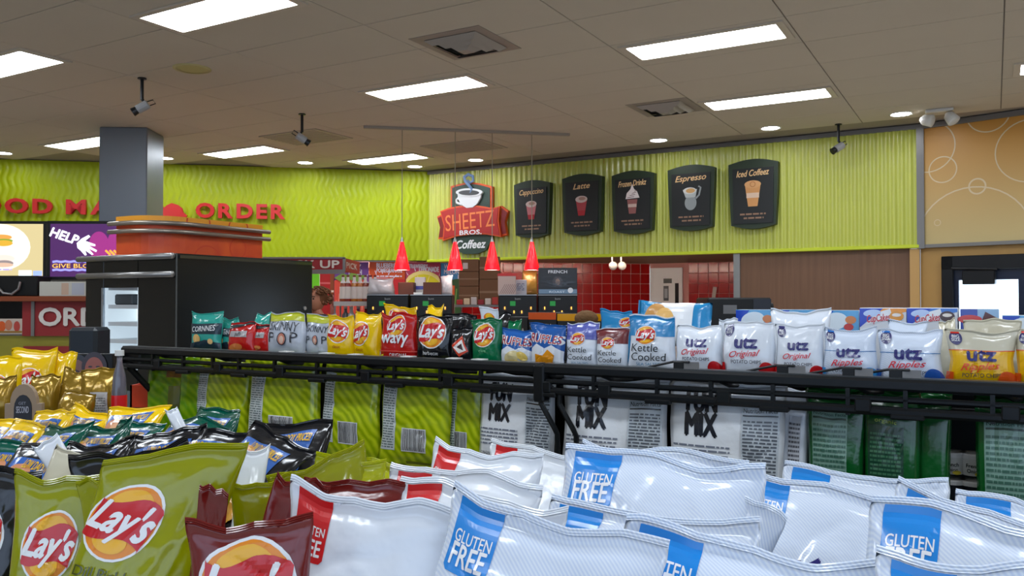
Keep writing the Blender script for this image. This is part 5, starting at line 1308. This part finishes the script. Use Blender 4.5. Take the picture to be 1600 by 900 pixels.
# bags standing in the second row, only their tops showing
for x0, x1, yt, fk, pr, lb, db in [
 (398, 422, 489, 'teal', None, 'crumpled teal bag top behind the narrow red bag', .3),
 (597, 648, 477, 'yellow', ('lay_y3', d_lays('wavy', (150, 30, 20), .84, .34, .16)), 'yellow bag standing behind the red wavy chip bag', .3),
 (664, 688, 478, 'yellow', None, 'pointed yellow bag corner behind the black barbecue bag', .3),
 (690, 742, 489, 'black', None, 'black bag in the second row behind the triangle print bag', .28),
 (748, 776, 480, 'white', ('burst', lambda p, H: (p.ell(.05, H * .84, .3, .2, ink((226, 110, 20))), p.ell(.05, H * .86, .2, .13, ink((240, 190, 30))))), 'white and orange bag tip behind the dark green bag', .3),
 (764, 798, 488, 'black', None, 'black bag in the second row behind the dark green bag', .36),
 (790, 812, 500, 'green', None, 'green bag top between the green and blue chip bags', .28),
 (936, 990, 484, 'sky', ('ket3', d_lays('', WHITE, .82, .2, .14, 0, .3)), 'sky blue bag in the second row behind the maroon topped bag', .3),
 (1120, 1150, 497, 'white', None, 'white bag behind the middle red script bag', .32),
 (1205, 1300, 484, 'white', None, 'white crumpled bag lying behind the right red script bag', .28),
 (1380, 1440, 500, 'utzb', None, 'pale blue bag in the second row behind the striped pair', .27),
 (1470, 1500, 500, 'cream', None, 'cream bag tip behind the cream and yellow bag', .27),
 (1500, 1596, 498, 'cream', None, 'cream rolled bag behind the cream and yellow bag', .26)]:
    slotbag(x0, x1, yt, ZT, RB + db, fk, pr, lb, group='bags in the second row of the top shelf', t=.05, wr=1.6, bend=random.Random(x0).uniform(-.1, .1), roll=random.Random(x0 + 1).uniform(-.08, .08))
# bag lying on its side over the kettle bags
p = S(*onb(1046, 505, RB + .32)); 
o = bag('crisp_bag', 'sky blue and white chip bag lying flat on top of the others', 'bag', GT, S(onb(1112, 500, RB + .25)[0], RB + .24, 1.515), STO, .17, .27, .075, film['sky'], design('lie', .27 / .17, lambda p, H: (p.rect(-.5, H * .22, .5, H * .68, ink(WHITE)), p.ell(0, H * .72, .46, .3, ink((206, 150, 80))), p.ell(0, H * .6, .36, .24, ink((230, 180, 100))))), tilt=.15, roll=-PI / 2 + .03, wr=1.3)
# boxes behind the bags: snack cakes
m_bw = mat('carton_bright_white', (222, 226, 232), .45)
def cake(px0, px1, pyt, b, label, kind):
    a0 = onb(px0, 472, b)[0]; a1 = onb(px1, 472, b)[0]; zt = onb((px0 + px1) / 2, pyt, b)[1]; W_ = a1 - a0
    t = thing('cake_box', label, 'box', S((a0 + a1) / 2, b, ZT), STO, 'snack cake boxes behind the white bags')
    H_ = zt - ZT
    obj('carton', MB().box(-W_ / 2, W_ / 2, 0, .1, 0, H_, bev=.002), m_bw, t)
    w2 = W_ / 2; z0 = H_ - .088; pr = Print()
    if kind < 3:
        pr.rect(-w2, z0, w2, H_, ink((96, 170, 220))).poly([(-w2, H_ - .002), (-w2, z0 + .02), (-w2 + .05, H_ - .002)], ink((30, 70, 190))).ell(-.01, z0 + .05, w2 * .6, .03, ink((226, 238, 246)), .2).ell(w2 * .6, z0 + .055, .018, .014, ink((214, 130, 70))).ell(w2 * .5, z0 + .03, .016, .012, ink((200, 60, 60)))
    elif kind < 5:
        c2 = (236, 150, 40) if kind == 3 else (40, 90, 190)
        pr.poly([(-w2, H_ - .002), (-w2, z0 + .02), (-w2 + .075, H_ - .002)], ink((36, 70, 190))).poly([(-w2 + .075, H_ - .002), (-w2 + .03, z0 + .045), (w2, z0 + .075), (w2, H_ - .002)], ink(c2) if kind == 3 else ink((60, 120, 206))) 
        pr.poly([(-w2 + .02, z0 + .03), (w2 - .04, z0 + .05), (w2 - .05, z0 + .085), (-w2 + .05, z0 + .07)], ink(WHITE)).ell(-w2 + .04, H_ - .018, .028, .012, ink((190, 210, 246)), .1)
        pr.text('CupCakes', -.012, z0 + .042, .035, ink((206, 40, 50)), .015, .3, .12, width=W_ * .5).ell(w2 - .03, z0 + .06, .022, .017, ink((226, 150, 40) if kind == 3 else (70, 44, 40))).ell(w2 - .03, z0 + .064, .014, .006, ink((236, 226, 214)))
    else:
        pr.rect(-w2, z0, w2, H_, ink((150, 186, 220))).rect(-w2, z0, -w2 * .1, H_, ink((60, 80, 170))).ell(-w2 * .5, z0 + .055, .035, .014, ink((206, 70, 70))).poly([(0, z0 + .03), (w2 * .6, z0 + .02), (w2 * .9, z0 + .06), (w2 * .3, z0 + .08)], ink((90, 44, 40)))
    obj('printed_face', pr.flat(-.001, .0005), None, t)
cake(1150, 1212, 484, RB + .46, 'sky blue snack cake box, leftmost behind the white bags', 0)
cake(1212, 1278, 484, RB + .46, 'sky blue snack cake box, second from the left', 1)
cake(1279, 1342, 485, RB + .46, 'sky blue and white snack cake box, third from the left', 2)
cake(1343, 1416, 481, RB + .44, 'snack cake box with an orange corner and red cup cake lettering', 3)
cake(1417, 1496, 481, RB + .44, 'snack cake box with a blue corner and red cup cake lettering', 4)
cake(1500, 1561, 483, RB + .44, 'snack cake box with a brown brownie picture', 5)
cake(1566, 1640, 493, RB + .44, 'light blue snack cake box at the right edge', 1)
# coffee bag boxes with coloured headers behind the blue chip bags
def header(px0, px1, pyt, col, label, txt):
    b = RB + .62; a0 = onb(px0, 472, b)[0]; a1 = onb(px1, 472, b)[0]; zt = onb((px0 + px1) / 2, pyt, b)[1]; W_ = a1 - a0
    t = thing('coffee_display_box', label, 'box', S((a0 + a1) / 2, b, ZT), STO, 'dark boxes behind the blue chip bags'); H_ = zt - ZT
    obj('carton', MB().box(-W_ / 2, W_ / 2, 0, .08, 0, H_, bev=.002), mat('carton_black', (30, 30, 32), .5), t)
    pr = Print().text(txt, -W_ * .05, H_ - .066, .022, ink((206, 206, 200)), .01, width=W_ * .8).lines(-W_ * .4, H_ - .095, W_ * .3, H_ - .075, 2, ink((180, 180, 176)), 4, .6)
    if col: pr.rect(-W_ / 2, H_ - .032, W_ / 2, H_ - .001, ink(col))
    obj('printed_face', pr.flat(-.001, .0005), None, t)
header(790, 824, 495, None, 'dark grey box left of the orange topped box', 'COLOMBIA')
header(826, 869, 488, (214, 90, 40), 'dark box with an orange top stripe behind the blue chip bags', 'GUATEMALA')
header(871, 912, 490, (226, 156, 10), 'dark box with a yellow top stripe behind the blue chip bags', 'BLONDE')
header(914, 940, 490, (226, 156, 10), 'narrow yellow striped box right beside the burlap bundle', 'MILD')
bnd = thing('burlap_bundle', 'brown tied bundle between the yellow striped boxes', 'bundle', S(onb(916, 472, RB + .55)[0], RB + .55, ZT), STO)
obj('bundle', MB().sphere((0, 0, .185), .045, n=16, sc=(1.2, .7, .8)).lathe([(.03, 0), (.014, .12), (.022, .18)], 12, M=Matrix.Diagonal((1, .6, 1, 1))), mat('burlap', (106, 74, 40), .9, bump=.6, bscale=60), bnd, smooth=True)

# ------------------------------------------------------------ lower row under the wire baskets
ZL = .932; LBK = RB + .10
low = [
 (236, 292, 548, 'grass', ('leafy', lambda p, H: (p.rect(-.02, H * .7, .3, H * .84, ink((120, 76, 30))), p.rect(.05, H * .34, .3, H * .6, ink((110, 116, 50))))), 'leafy green bag with a brown logo, leftmost under the basket', .16, .6),
 (284, 320, 552, 'grass', None, 'plain leafy green bag edge beside the leftmost one', .14, .5),
 (302, 392, 556, 'lime', ('mb1', mback(1, seed=1)), 'lime green bag back with a nutrition strip, first from the left', .12, -.1),
 (386, 500, 553, 'lime', ('mb2', mback(2, seed=2)), 'lime green bag back with a nutrition strip, second from the left', .10, .05),
 (498, 596, 556, 'lime', ('mb3', mback(3, seed=3)), 'lime green bag back with a nutrition strip, third from the left', .10, -.06),
 (592, 706, 562, 'lime', ('mb4', mback(4, seed=4)), 'lime green bag back with a nutrition strip, fourth from the left', .09, .04),
 (690, 756, 566, 'lime', ('mb5', mback(5, (-.30, -.12), True, seed=5)), 'lime green bag back partly hidden beside the grey candy bags', .13, -.2),
 (745, 868, 586, 'gum', ('fun1', d_fun(1)), 'clear grey candy mix bag back, left of three', .09, -.04),
 (876, 1044, 590, 'gum', ('fun2', d_fun(2)), 'clear grey candy mix bag back, middle of three', .08, .03),
 (1040, 1228, 596, 'gum', ('fun3', d_fun(3)), 'clear grey candy mix bag back, right of three', .07, -.04),
 (1212, 1262, 604, 'white', ('thin', lambda p, H: (p.rect(-.1, H * .2, .3, H * .8, ink((196, 198, 204))), p.lines(-.08, H * .24, .28, H * .76, 14, ink((90, 90, 96)), 3))), 'narrow white bag back between the grey and dark green bags', .12, -.3),
 (1258, 1352, 602, 'dkgreen', ('gr1', d_green(1, 1)), 'dark green bag back with a nutrition panel, left of the row', .09, .03),
 (1346, 1438, 604, 'dkgreen', ('gr2', d_green(0, 2)), 'dark green bag back with fine print and two seals', .08, -.03),
 (1428, 1484, 606, 'dkgreen', ('gr3', lambda p, H: (p.rect(-.4, H * .12, .4, H * .3, ink((110, 160, 40))),)), 'dark green bag back with a pale green patch, beside the pots', .10, -.3),
 (1520, 1660, 612, 'dkgreen', ('gr4', d_green(1, 4)), 'dark green bag back with a nutrition panel, at the right edge', .06, .05)]
for x0, x1, yt, fk, pr, lb, db, yaw in low:
    slotbag(x0, x1, yt, ZL, RB + db - .03, fk, pr, lb, group='bags under the wire baskets', yaw=yaw * .5, t=.055, wr=1.1, tilt=.06)
for px, l in ((1488, 'white dip pot with a black base, left one under the right basket'), (1522, 'white dip pot with a black base, half hidden by a green bag')):
    a, z = onb(px, 700, RB + .2); t = thing('dip_pot', l, 'pot', S(a, RB + .16, ZL + .08), STO, 'dip pots under the right basket')
    obj('riser', MB().box(-.04, .04, -.04, .04, -.08, 0), m_blk, t)
    for k, z0 in enumerate((0, .08)):
        obj('pot_body', MB().lathe([(.032, z0), (.038, z0 + .05)], 20), mat('pot_black', (26, 28, 34), .4) if k == 0 else mat('pot_cream', (206, 204, 196), .4), t, smooth=False)
        obj('lid', MB().lathe([(.04, z0 + .05), (.041, z0 + .06), (.038, z0 + .064)], 20), mat('pot_lid', (214, 212, 208), .4), t)
    mb = Print().text('French', 0, .105, .016, ink(BLACKI), .01, width=.04).text('Onion', 0, .09, .016, ink(BLACKI), .01, width=.035).ell(.015, .087, .012, .006, ink((220, 196, 60))).flat(0, .0003)
    mb.v = [((.0385 + abs(y) ) * math.sin(x / .0385), -(.0385 + abs(y)) * math.cos(x / .0385), z) for x, y, z in mb.v]
    obj('printed_face', mb, None, t)

# ============================================================ FRONT DISPLAY with the nearest bags
FZ = .985
fd = thing('bag_display_bin', 'black sloping display bin full of chip bags filling the foreground', 'shelf', S(0, 0, 0), STO)
obj('deck', MB().box(-5.2, 1.6, .62, 1.88, FZ - .03, FZ - .01), m_gon, fd)
obj('front_lip', MB().box(-5.2, 1.6, .60, .62, FZ - .03, FZ + .06), m_gon, fd)
obj('back_lip', MB().box(-5.2, 1.6, 1.88, 1.9, FZ - .03, FZ + .1), m_gon, fd)
obj('plinth', MB().box(-5.1, 1.5, .7, 1.8, 0, FZ - .03), m_gon, fd)
def topbag(px, py, Y, w, h, yaw, tilt, roll, fk, pr, label, group=None, near=True, t=None, name='crisp_bag', **kw):
    """bag placed by the middle of its top edge"""
    top = at(px, py, Y)
    R_ = Matrix.Rotation(yaw, 4, 'Z') @ Matrix.Rotation(-tilt, 4, 'X') @ Matrix.Rotation(roll, 4, 'Y')
    base = top - R_ @ Vector((0, 0, h * 1.035))
    dk = pr if pr is None or isinstance(pr, Print) else design(pr[0], h / w, pr[1])
    return bag(name, label, 'bag', group, base, yaw, w, h, t or w * .3, film[fk], dk, tilt, roll, near=near, **kw)
GF = 'nearest chip bags in the foreground bin'
UB = (24, 132, 214); UR = (206, 24, 30)
ub = lambda k, sub='POTATO CHIPS': (k, d_utz(UB, 'Ripples', sub, near=True, zc=.50, bandx=(-.44, -.20), pot=(30, 110, 190)))
ur = lambda k, sub='POTATO CHIPS': (k, d_utz(UR, 'Original', sub, near=True, zc=.50, bandx=(-.44, -.22)))
dill = ('dillN', d_lays('Dill Pickle', (70, 76, 6), .70, .29, .30, -.28, -.20, .12))
dill2 = ('dillN2', d_lays('Dill Pickle', (70, 76, 6), .70, .26, .32, -.1, -.12, .12))
bbq = ('bbqN', d_lays('barbecue', (206, 206, 206), .70, .30, .32, 0, .0, .12))
mar = ('marN', d_lays('sweet heat', (230, 200, 190), .74, .42, .40, -.05))
NB = [
 # px   py   Y     w    h    yaw   tilt  roll
 (-30, 726, 1.44, .19, .36, .25, .12, .05, 'black', bbq, 'black barbecue chip bag cut by the left edge'),
 (122, 738, 1.36, .175, .34, .15, .10, .10, 'dill', dill2, 'olive green dill chip bag with folded top, second from the left'),
 (284, 699, 1.27, .20, .34, .1, .16, .30, 'dill', dill, 'olive green dill chip bag with the full round logo, biggest on the left'),
 (394, 806, 1.10, .165, .30, -.02, .08, -.01, 'maroon', mar, 'maroon chip bag at the bottom between green and white bags'),
 (590, 770, 1.17, .25, .36, -.25, .22, .10, 'white', ur('urA'), 'white chip bag with a red gluten free band, nearest of the red ones'),
 (872, 800, 1.02, .30, .36, -.42, .34, .14, 'utzb', ub('ubA'), 'pale striped chip bag with a blue band, bottom centre'),
 (1190, 848, .98, .36, .36, -.45, .42, .06, 'utzb', ub('ubB'), 'pale striped chip bag lying low at the bottom, right of centre'),
 (1550, 808, 1.02, .30, .36, -.46, .42, .10, 'utzb', ub('ubC'), 'pale striped chip bag with a readable blue band at the right edge'),
 (1580, 880, .84, .28, .34, -.40, .45, .02, 'utzb', ub('ubD'), 'pale chip bag just showing in the bottom right corner'),
 (1020, 800, 1.20, .36, .36, -.52, .55, .0, 'utzb', ub('ubE'), 'pale striped chip bag with a dark blue folded band, lower centre'),
 (1040, 712, 1.32, .35, .36, -.50, .42, .02, 'utzb', ub('ubF'), 'pale striped chip bag with a blue band, upper centre of the pile'),
 (1180, 770, 1.22, .14, .30, -.9, .30, .35, 'utzb', ub('ubG'), 'narrow crumpled striped bag with a turned down blue corner'),
 (1300, 762, 1.42, .34, .36, -.50, .55, .05, 'utzb', ub('ubH'), 'pale chip bag with a blue band on the right, second from the back'),
 (1350, 740, 1.62, .34, .36, -.50, .5, .03, 'utzb', ub('ubI'), 'pale chip bag with a blue band on the right, farthest back'),
 (1560, 795, 1.24, .30, .36, -.50, .5, .16, 'utzb', ub('ubJ'), 'pale chip bag with a blue band behind the one at the right edge'),
 (1640, 792, 1.40, .26, .36, -.50, .5, .1, 'utzb', ub('ubK'), 'pale chip bag corner in the back at the right edge'),
 (1040, 704, 1.58, .34, .36, -.50, .5, .03, 'utzb', ub('ubL'), 'pale chip bag standing behind the upper centre one'),
 (770, 704, 1.56, .26, .36, -.50, .5, .05, 'white', ur('urB'), 'white chip bag with a red band, farthest back'),
 (850, 700, 1.74, .24, .36, -.50, .45, .02, 'white', ur('urC'), 'white chip bag with a red corner against the candy bags'),
 (735, 737, 1.42, .30, .36, -.46, .5, .05, 'white', ur('urD'), 'white chip bag with a red band, second row'),
 (760, 768, 1.28, .28, .36, -.44, .42, .08, 'white', ur('urE'), 'white chip bag with a red gluten band, partly behind the nearest white bag'),
 (492, 715, 1.46, .17, .30, .45, .2, -.24, 'dill', None, 'olive green chip bag with a tall pointed right corner'),
 (408, 745, 1.36, .11, .26, .3, .15, -.12, 'dill', None, 'small olive green chip bag fold between the dill and maroon bags'),
 (550, 712, 1.50, .14, .26, .1, .3, .1, 'ylime', None, 'bright crumpled yellow green bag behind the nearest white bag'),
 (640, 724, 1.72, .22, .28, -.3, .35, .02, 'ylime', None, 'yellow green bag lying behind the red banded bags'),
 (470, 745, 1.30, .10, .28, .7, .1, .3, 'maroon', None, 'maroon bag with a pointed corner, right of the small green fold'),
 (560, 748, 1.36, .18, .28, -.3, .25, .02, 'maroon', None, 'maroon bag edge just behind the nearest white bag'),
 (338, 758, 1.24, .045, .30, .2, .05, .12, 'maroon', None, 'maroon bag sliver beside the biggest dill bag'),
 (205, 700, 1.48, .22, .34, .2, .2, -.12, 'black', bbq, 'black chip bag between the two dill bags'),
 (160, 745, 1.33, .08, .26, -.2, .1, -.15, 'dill', None, 'small dill bag fold between the two big dill bags'),
]
for px, py, Y, w_, h_, yaw, tilt, roll, fk, pr, lb in NB:
    kw_ = {284: dict(slump=-.40, up=.01), 112: dict(slump=.2, up=0)}.get(px, dict(up=.012))
    topbag(px, py, Y, w_, h_, yaw, tilt, roll, fk, pr, lb, GF, True, **kw_, wr=1.35 if fk in ('utzb', 'white') else 1.3, bend=-.05, ear=random.Random(int(px)).uniform(-.06, .08))
# small bag rows behind, to the left
def d_row(body, seed):
    def f(p, H):
        p.poly([(-.38, H * .86), (.34, H * .9), (.30, H * .5), (-.34, H * .46)], mat('row_blue', (50, 96, 172), .25, 0, .55, .3))
        p.ell(-.2, H * .72, .16, .1, ink((206, 140, 100)), .2).ell(-.12, H * .68, .1, .07, ink((226, 170, 130)))
        p.text('LOW DADDY PRICES!', .06, H * .78, .12, ink((226, 180, 30)), .02, .1, 0, width=.5)
        p.ell(.0, H * .3, .3, .16, ink((222, 160, 60)))
    return f
rows = []
rr = random.Random(12)
rowspec = [
 # (px, py, Y, colour, label tail, roll)
 (30, 668, 2.35, 'yellow', 'leftmost yellow', .05), (88, 655, 2.42, 'yellow', 'second yellow', -.05), (150, 652, 2.45, 'yellow', 'third yellow', .1), (218, 645, 2.40, 'yellow', 'rightmost yellow', -.12), (55, 672, 2.2, 'yellow', 'lower yellow', .05),
 (36, 700, 2.0, 'dkteal', 'leftmost teal', -.12), (110, 676, 2.06, 'dkteal', 'second teal', -.1), (170, 680, 2.02, 'dkteal', 'third teal', -.1), (225, 672, 2.05, 'dkteal', 'fourth teal', -.12), (310, 665, 2.15, 'dkteal', 'fifth teal', -.05), (350, 652, 2.25, 'dkteal', 'rightmost teal', .06),
 (165, 702, 1.80, 'black', 'black bag with the white highlights', -.1), (270, 686, 1.82, 'black', 'black bag behind the biggest dill bag', -.1), (340, 684, 1.80, 'black', 'black bag left of the row pair', .08), (462, 672, 1.86, 'black', 'rear black bag', -.08), (440, 690, 1.74, 'black', 'front black bag', .14), (90, 715, 1.72, 'black', 'black bag above the folded dill bag', .1)]
lbl = ['small yellow bag with a blue print, far left of the yellow row', 'small yellow bag second from the left in the yellow row', 'small yellow bag in the middle of the yellow row', 'small yellow bag at the right end of the yellow row', 'small yellow bag in front, lower left of the yellow row',
 'small dark teal bag at the left edge', 'small dark teal bag with a tall pointed fold', 'small dark teal bag beside the pointed one', 'small dark teal bag right of the middle of its row', 'small dark teal bag just left of the lime bags', 'small teal bag with a chip picture at the row end',
 'small black bag with a white glint in front of the teal bags', 'small black bag just behind the biggest dill bag', 'small black bag in the middle of the black row', 'small black bag with a blue price banner, rear one of the pair', 'small black bag with a blue price banner, front one of the pair', 'small black bag just above the folded dill bag']
for (px, py, Y, fk, _, roll), l in zip(rowspec, lbl):
    topbag(px, py - 14, Y, .20 if fk != 'black' else .22, .24, STO + rr.uniform(-.1, .35), .55 + rr.uniform(-.1, .15), roll, fk, ('row_' + fk, d_row(fk, 1)), l, 'small bags in rows at the left of the bin', False, t=.06, wr=1.7, ear=rr.uniform(-.15, .2), name='snack_bag')

for px, py, Y, w_, h_, yaw, roll, fk, l in [(70, 688, 1.62, .05, .2, .5, -.5, 'white', 'thin white bag fold with a sharp corner above the folded dill bag'), (128, 706, 1.5, .09, .2, .3, .35, 'cream', 'tan and white bag fold between the black bags, left'), (268, 640, 2.1, .035, .22, .6, -.35, 'white', 'thin white bag fold right of the yellow row'), (398, 700, 1.5, .05, .22, .3, .12, 'white', 'thin white bag fold right of the biggest dill bag')]:
    topbag(px, py, Y, w_, h_, yaw, .3, roll, fk, None, l, 'white bag folds showing between the front rows', False, t=.02, wr=1.2, up=.05, name='snack_bag')
# ------------------------------------------------------------ far left end display
ez = 1.06
ed = thing('end_display_table', 'low dark table carrying the gold and yellow bags at the left', 'table', S(-4.6, 1.95, 0), STO)
obj('table_top', MB().box(-1.6, .85, 0, 1.3, ez - .03, ez, bev=.005), m_gon, ed)
for x in (-1.5, .75):
    for y in (.08, 1.2): obj('leg', MB().box(x - .03, x + .03, y - .03, y + .03, 0, ez - .03), m_gon, ed)
def farbag(px0, px1, pyt, pyb, Y, fk, label, pr=None, **kw):
    a = at(px0, pyb, Y); b = at(px1, pyb, Y); zt = at(px0, pyt, Y).z; w_ = (b.x - a.x)
    zb = a.z; h_ = max(.08, (zt - zb))
    dk = None if pr is None else design(pr[0], h_ / w_, pr[1])
    return bag('crisp_bag', label, 'bag', 'bags on the left end display', Vector(((a.x + b.x) / 2, Y, zb)), kw.pop('rz', .1), w_, h_, .09, film[fk], dk, kw.pop('tilt', .1), kw.pop('roll', 0), **kw)
yl = ('yl', d_lays('classic', (150, 30, 20), .55, .3, .26, .2))
farbag(12, 84, 548, 650, 3.7, 'yellow', 'bright yellow chip bag standing behind the gold bags, larger one', yl, wr=1.4)
farbag(76, 108, 552, 640, 3.75, 'yellow', 'bright yellow chip bag with a torn looking top, right of the larger one', None, wr=1.6, roll=.1)
farbag(-40, 32, 560, 660, 3.4, 'yellow', 'yellow chip bag cut by the left edge', yl, wr=1.4)
farbag(-30, 24, 590, 665, 3.1, 'gold', 'dark gold bag at the left edge beside the arch sign', None, wr=2.)
farbag(44, 92, 588, 665, 3.2, 'gold', 'crumpled gold bag just behind the arch sign', None, wr=2.2)
farbag(82, 140, 580, 665, 3.25, 'gold', 'crumpled gold bag in the middle, below the faces', None, wr=2.2, roll=.12)
farbag(122, 184, 578, 662, 3.2, 'gold', 'gold bag with a rolled top next to the bottle', ('goldl', lambda p, H: (p.rect(-.12, H * .1, .32, H * .58, ink((190, 190, 190))), p.lines(-.08, H * .15, .28, H * .5, 8, ink((120, 120, 120)), 2))), wr=1.8)
farbag(84, 142, 611, 662, 3.0, 'gold', 'shiny gold bag lying in front with a white glint', None, wr=2.2, roll=.08, tilt=.4)
a = at(8, 655, 2.9); b = at(64, 655, 2.9); W_ = b.x - a.x
t = thing('arch_sign', 'small tan arch shaped sign with a black centre reading second', 'sign', ((a.x + b.x) / 2, 2.9, a.z - .02), .05)
zt = at(36, 600, 2.9).z - a.z + .02
def archp(w2, h_, sh): return [(-w2, 0), (w2, 0), (w2, sh), (w2 * .78, sh)] + [(w2 * .72 * math.cos(PI * k / 10), sh + (h_ - sh) * math.sin(PI * k / 10)) for k in range(11)] + [(-w2 * .78, sh), (-w2, sh)]
obj('arch', MB().prism(archp(W_ / 2, zt, zt * .52), 0, .02, mat('arch_tan', (150, 128, 104), .6)), None, t)
obj('centre', MB().prism([(-W_ * .24, 0), (W_ * .24, 0), (W_ * .24, zt * .4)] + [(W_ * .24 * math.cos(PI * k / 8), zt * .4 + zt * .34 * math.sin(PI * k / 8)) for k in range(1, 8)] + [(-W_ * .24, zt * .4)], -.003, 0, mat('arch_black', (34, 34, 40), .5)), None, t)
obj('lettering', Print().text('SECOND', 0, zt * .3, .032, ink((180, 180, 190)), .01, width=W_ * .34).text('GET', 0, zt * .5, .014, ink((150, 150, 160)), .0, width=W_ * .2).flat(-.005), None, t)
# cola bottle
p = at(186, 655, 3.1); t = thing('cola_bottle', 'clear cola bottle with a red label beside the gold bags', 'bottle', (p.x, p.y, p.z - .1), 0)
obj('glass', MB().lathe([(.022, 0), (.026, .02), (.026, .13), (.024, .16), (.026, .2), (.022, .26), (.010, .31), (.010, .34)], 18), mat('cola_pale', (130, 126, 140), .1, 0, .9, trans=.5), t, smooth=True)
obj('paper_label', MB().lathe([(.027, .13), (.0275, .14), (.0275, .18), (.027, .19)], 18, cap=False), mat('cola_red', (206, 20, 26), .3), t)
obj('cap', MB().lathe([(.016, .335), (.016, .355)], 14), m_white, t)
# orange open box
a = at(203, 632, 4.3); b = at(246, 632, 4.3); W_ = b.x - a.x
t = thing('orange_box', 'orange open box behind the curved basket bracket', 'box', ((a.x + b.x) / 2, 4.3, a.z - .1), 0)
zt = at(203, 602, 4.3).z - a.z + .1
m_ob = mat('orange_card', (206, 62, 18), .5)
obj('carton', MB().box(-W_ / 2, W_ / 2, 0, .01, 0, zt).box(-W_ / 2, W_ / 2, .14, .15, 0, zt).box(-W_ / 2, -W_ / 2 + .01, 0, .15, 0, zt).box(W_ / 2 - .01, W_ / 2, 0, .15, 0, zt).box(-W_ / 2, W_ / 2, 0, .15, 0, .01), m_ob, t)
obj('flap', MB().prism([(-W_ * .3, zt), (W_ * .45, zt), (W_ * .3, zt + .05), (W_ * .05, zt + .06)], .14, .146, m_ob), None, t)
stz = a.z - .1
obj('support', MB().box(-W_ * .6, W_ * .6, -.05, .3, -stz, -.002), m_blk, t)
# dark stand with a printed picture of two faces
a = at(94, 595, 4.6); b = at(176, 595, 4.6); W_ = b.x - a.x; zt = at(94, 553, 4.6).z - a.z
t = thing('picture_stand', 'dark stand printed with two faces left of the black cabinet', 'sign', (a.x, 4.6, 0), 0)
obj('panel', MB().box(0, W_, 0, .05, 0, a.z + zt, bev=.004), m_blk, t)
def face(p_, cx, cz, r, tilt, skin, hair):
    p_.ell(cx, cz, r, r * 1.2, ink(hair), tilt).ell(cx, cz - r * .15, r * .72, r * .95, ink(skin), tilt)
    for q in (-1, 1): p_.ell(cx + q * r * .3 * math.cos(tilt), cz + r * .05 + q * r * .3 * math.sin(tilt), r * .16, r * .07, ink((50, 24, 20)), tilt)
    p_.ell(cx - r * .0, cz - r * .3, r * .09, r * .2, ink(tuple(int(v * .85) for v in skin)), tilt).ell(cx + r * .05, cz - r * .62, r * .26, r * .07, ink((120, 40, 40)), tilt)
pr = Print(); face(pr, W_ * .27, a.z + .06, .075, -.5, (120, 76, 60), (26, 20, 20)); face(pr, W_ * .66, a.z + .075, .07, .0, (150, 74, 52), (40, 14, 16))
obj('picture', pr.flat(-.002, .001), None, t)
p0 = at(105, 555, 5.2); p1 = at(150, 555, 5.2)
t = thing('grey_terminal', 'dark blue grey terminal against the left side of the black cabinet', 'device', (p0.x, 5.2, 0), 0)
obj('housing', MB().box(0, p1.x - p0.x, 0, .2, 1.0, at(105, 512, 5.2).z, bev=.02), mat('slate_plastic', (26, 33, 40), .4), t)
obj('stand', MB().box(.05, p1.x - p0.x - .05, .04, .18, 0, 1.0), m_blk, t)
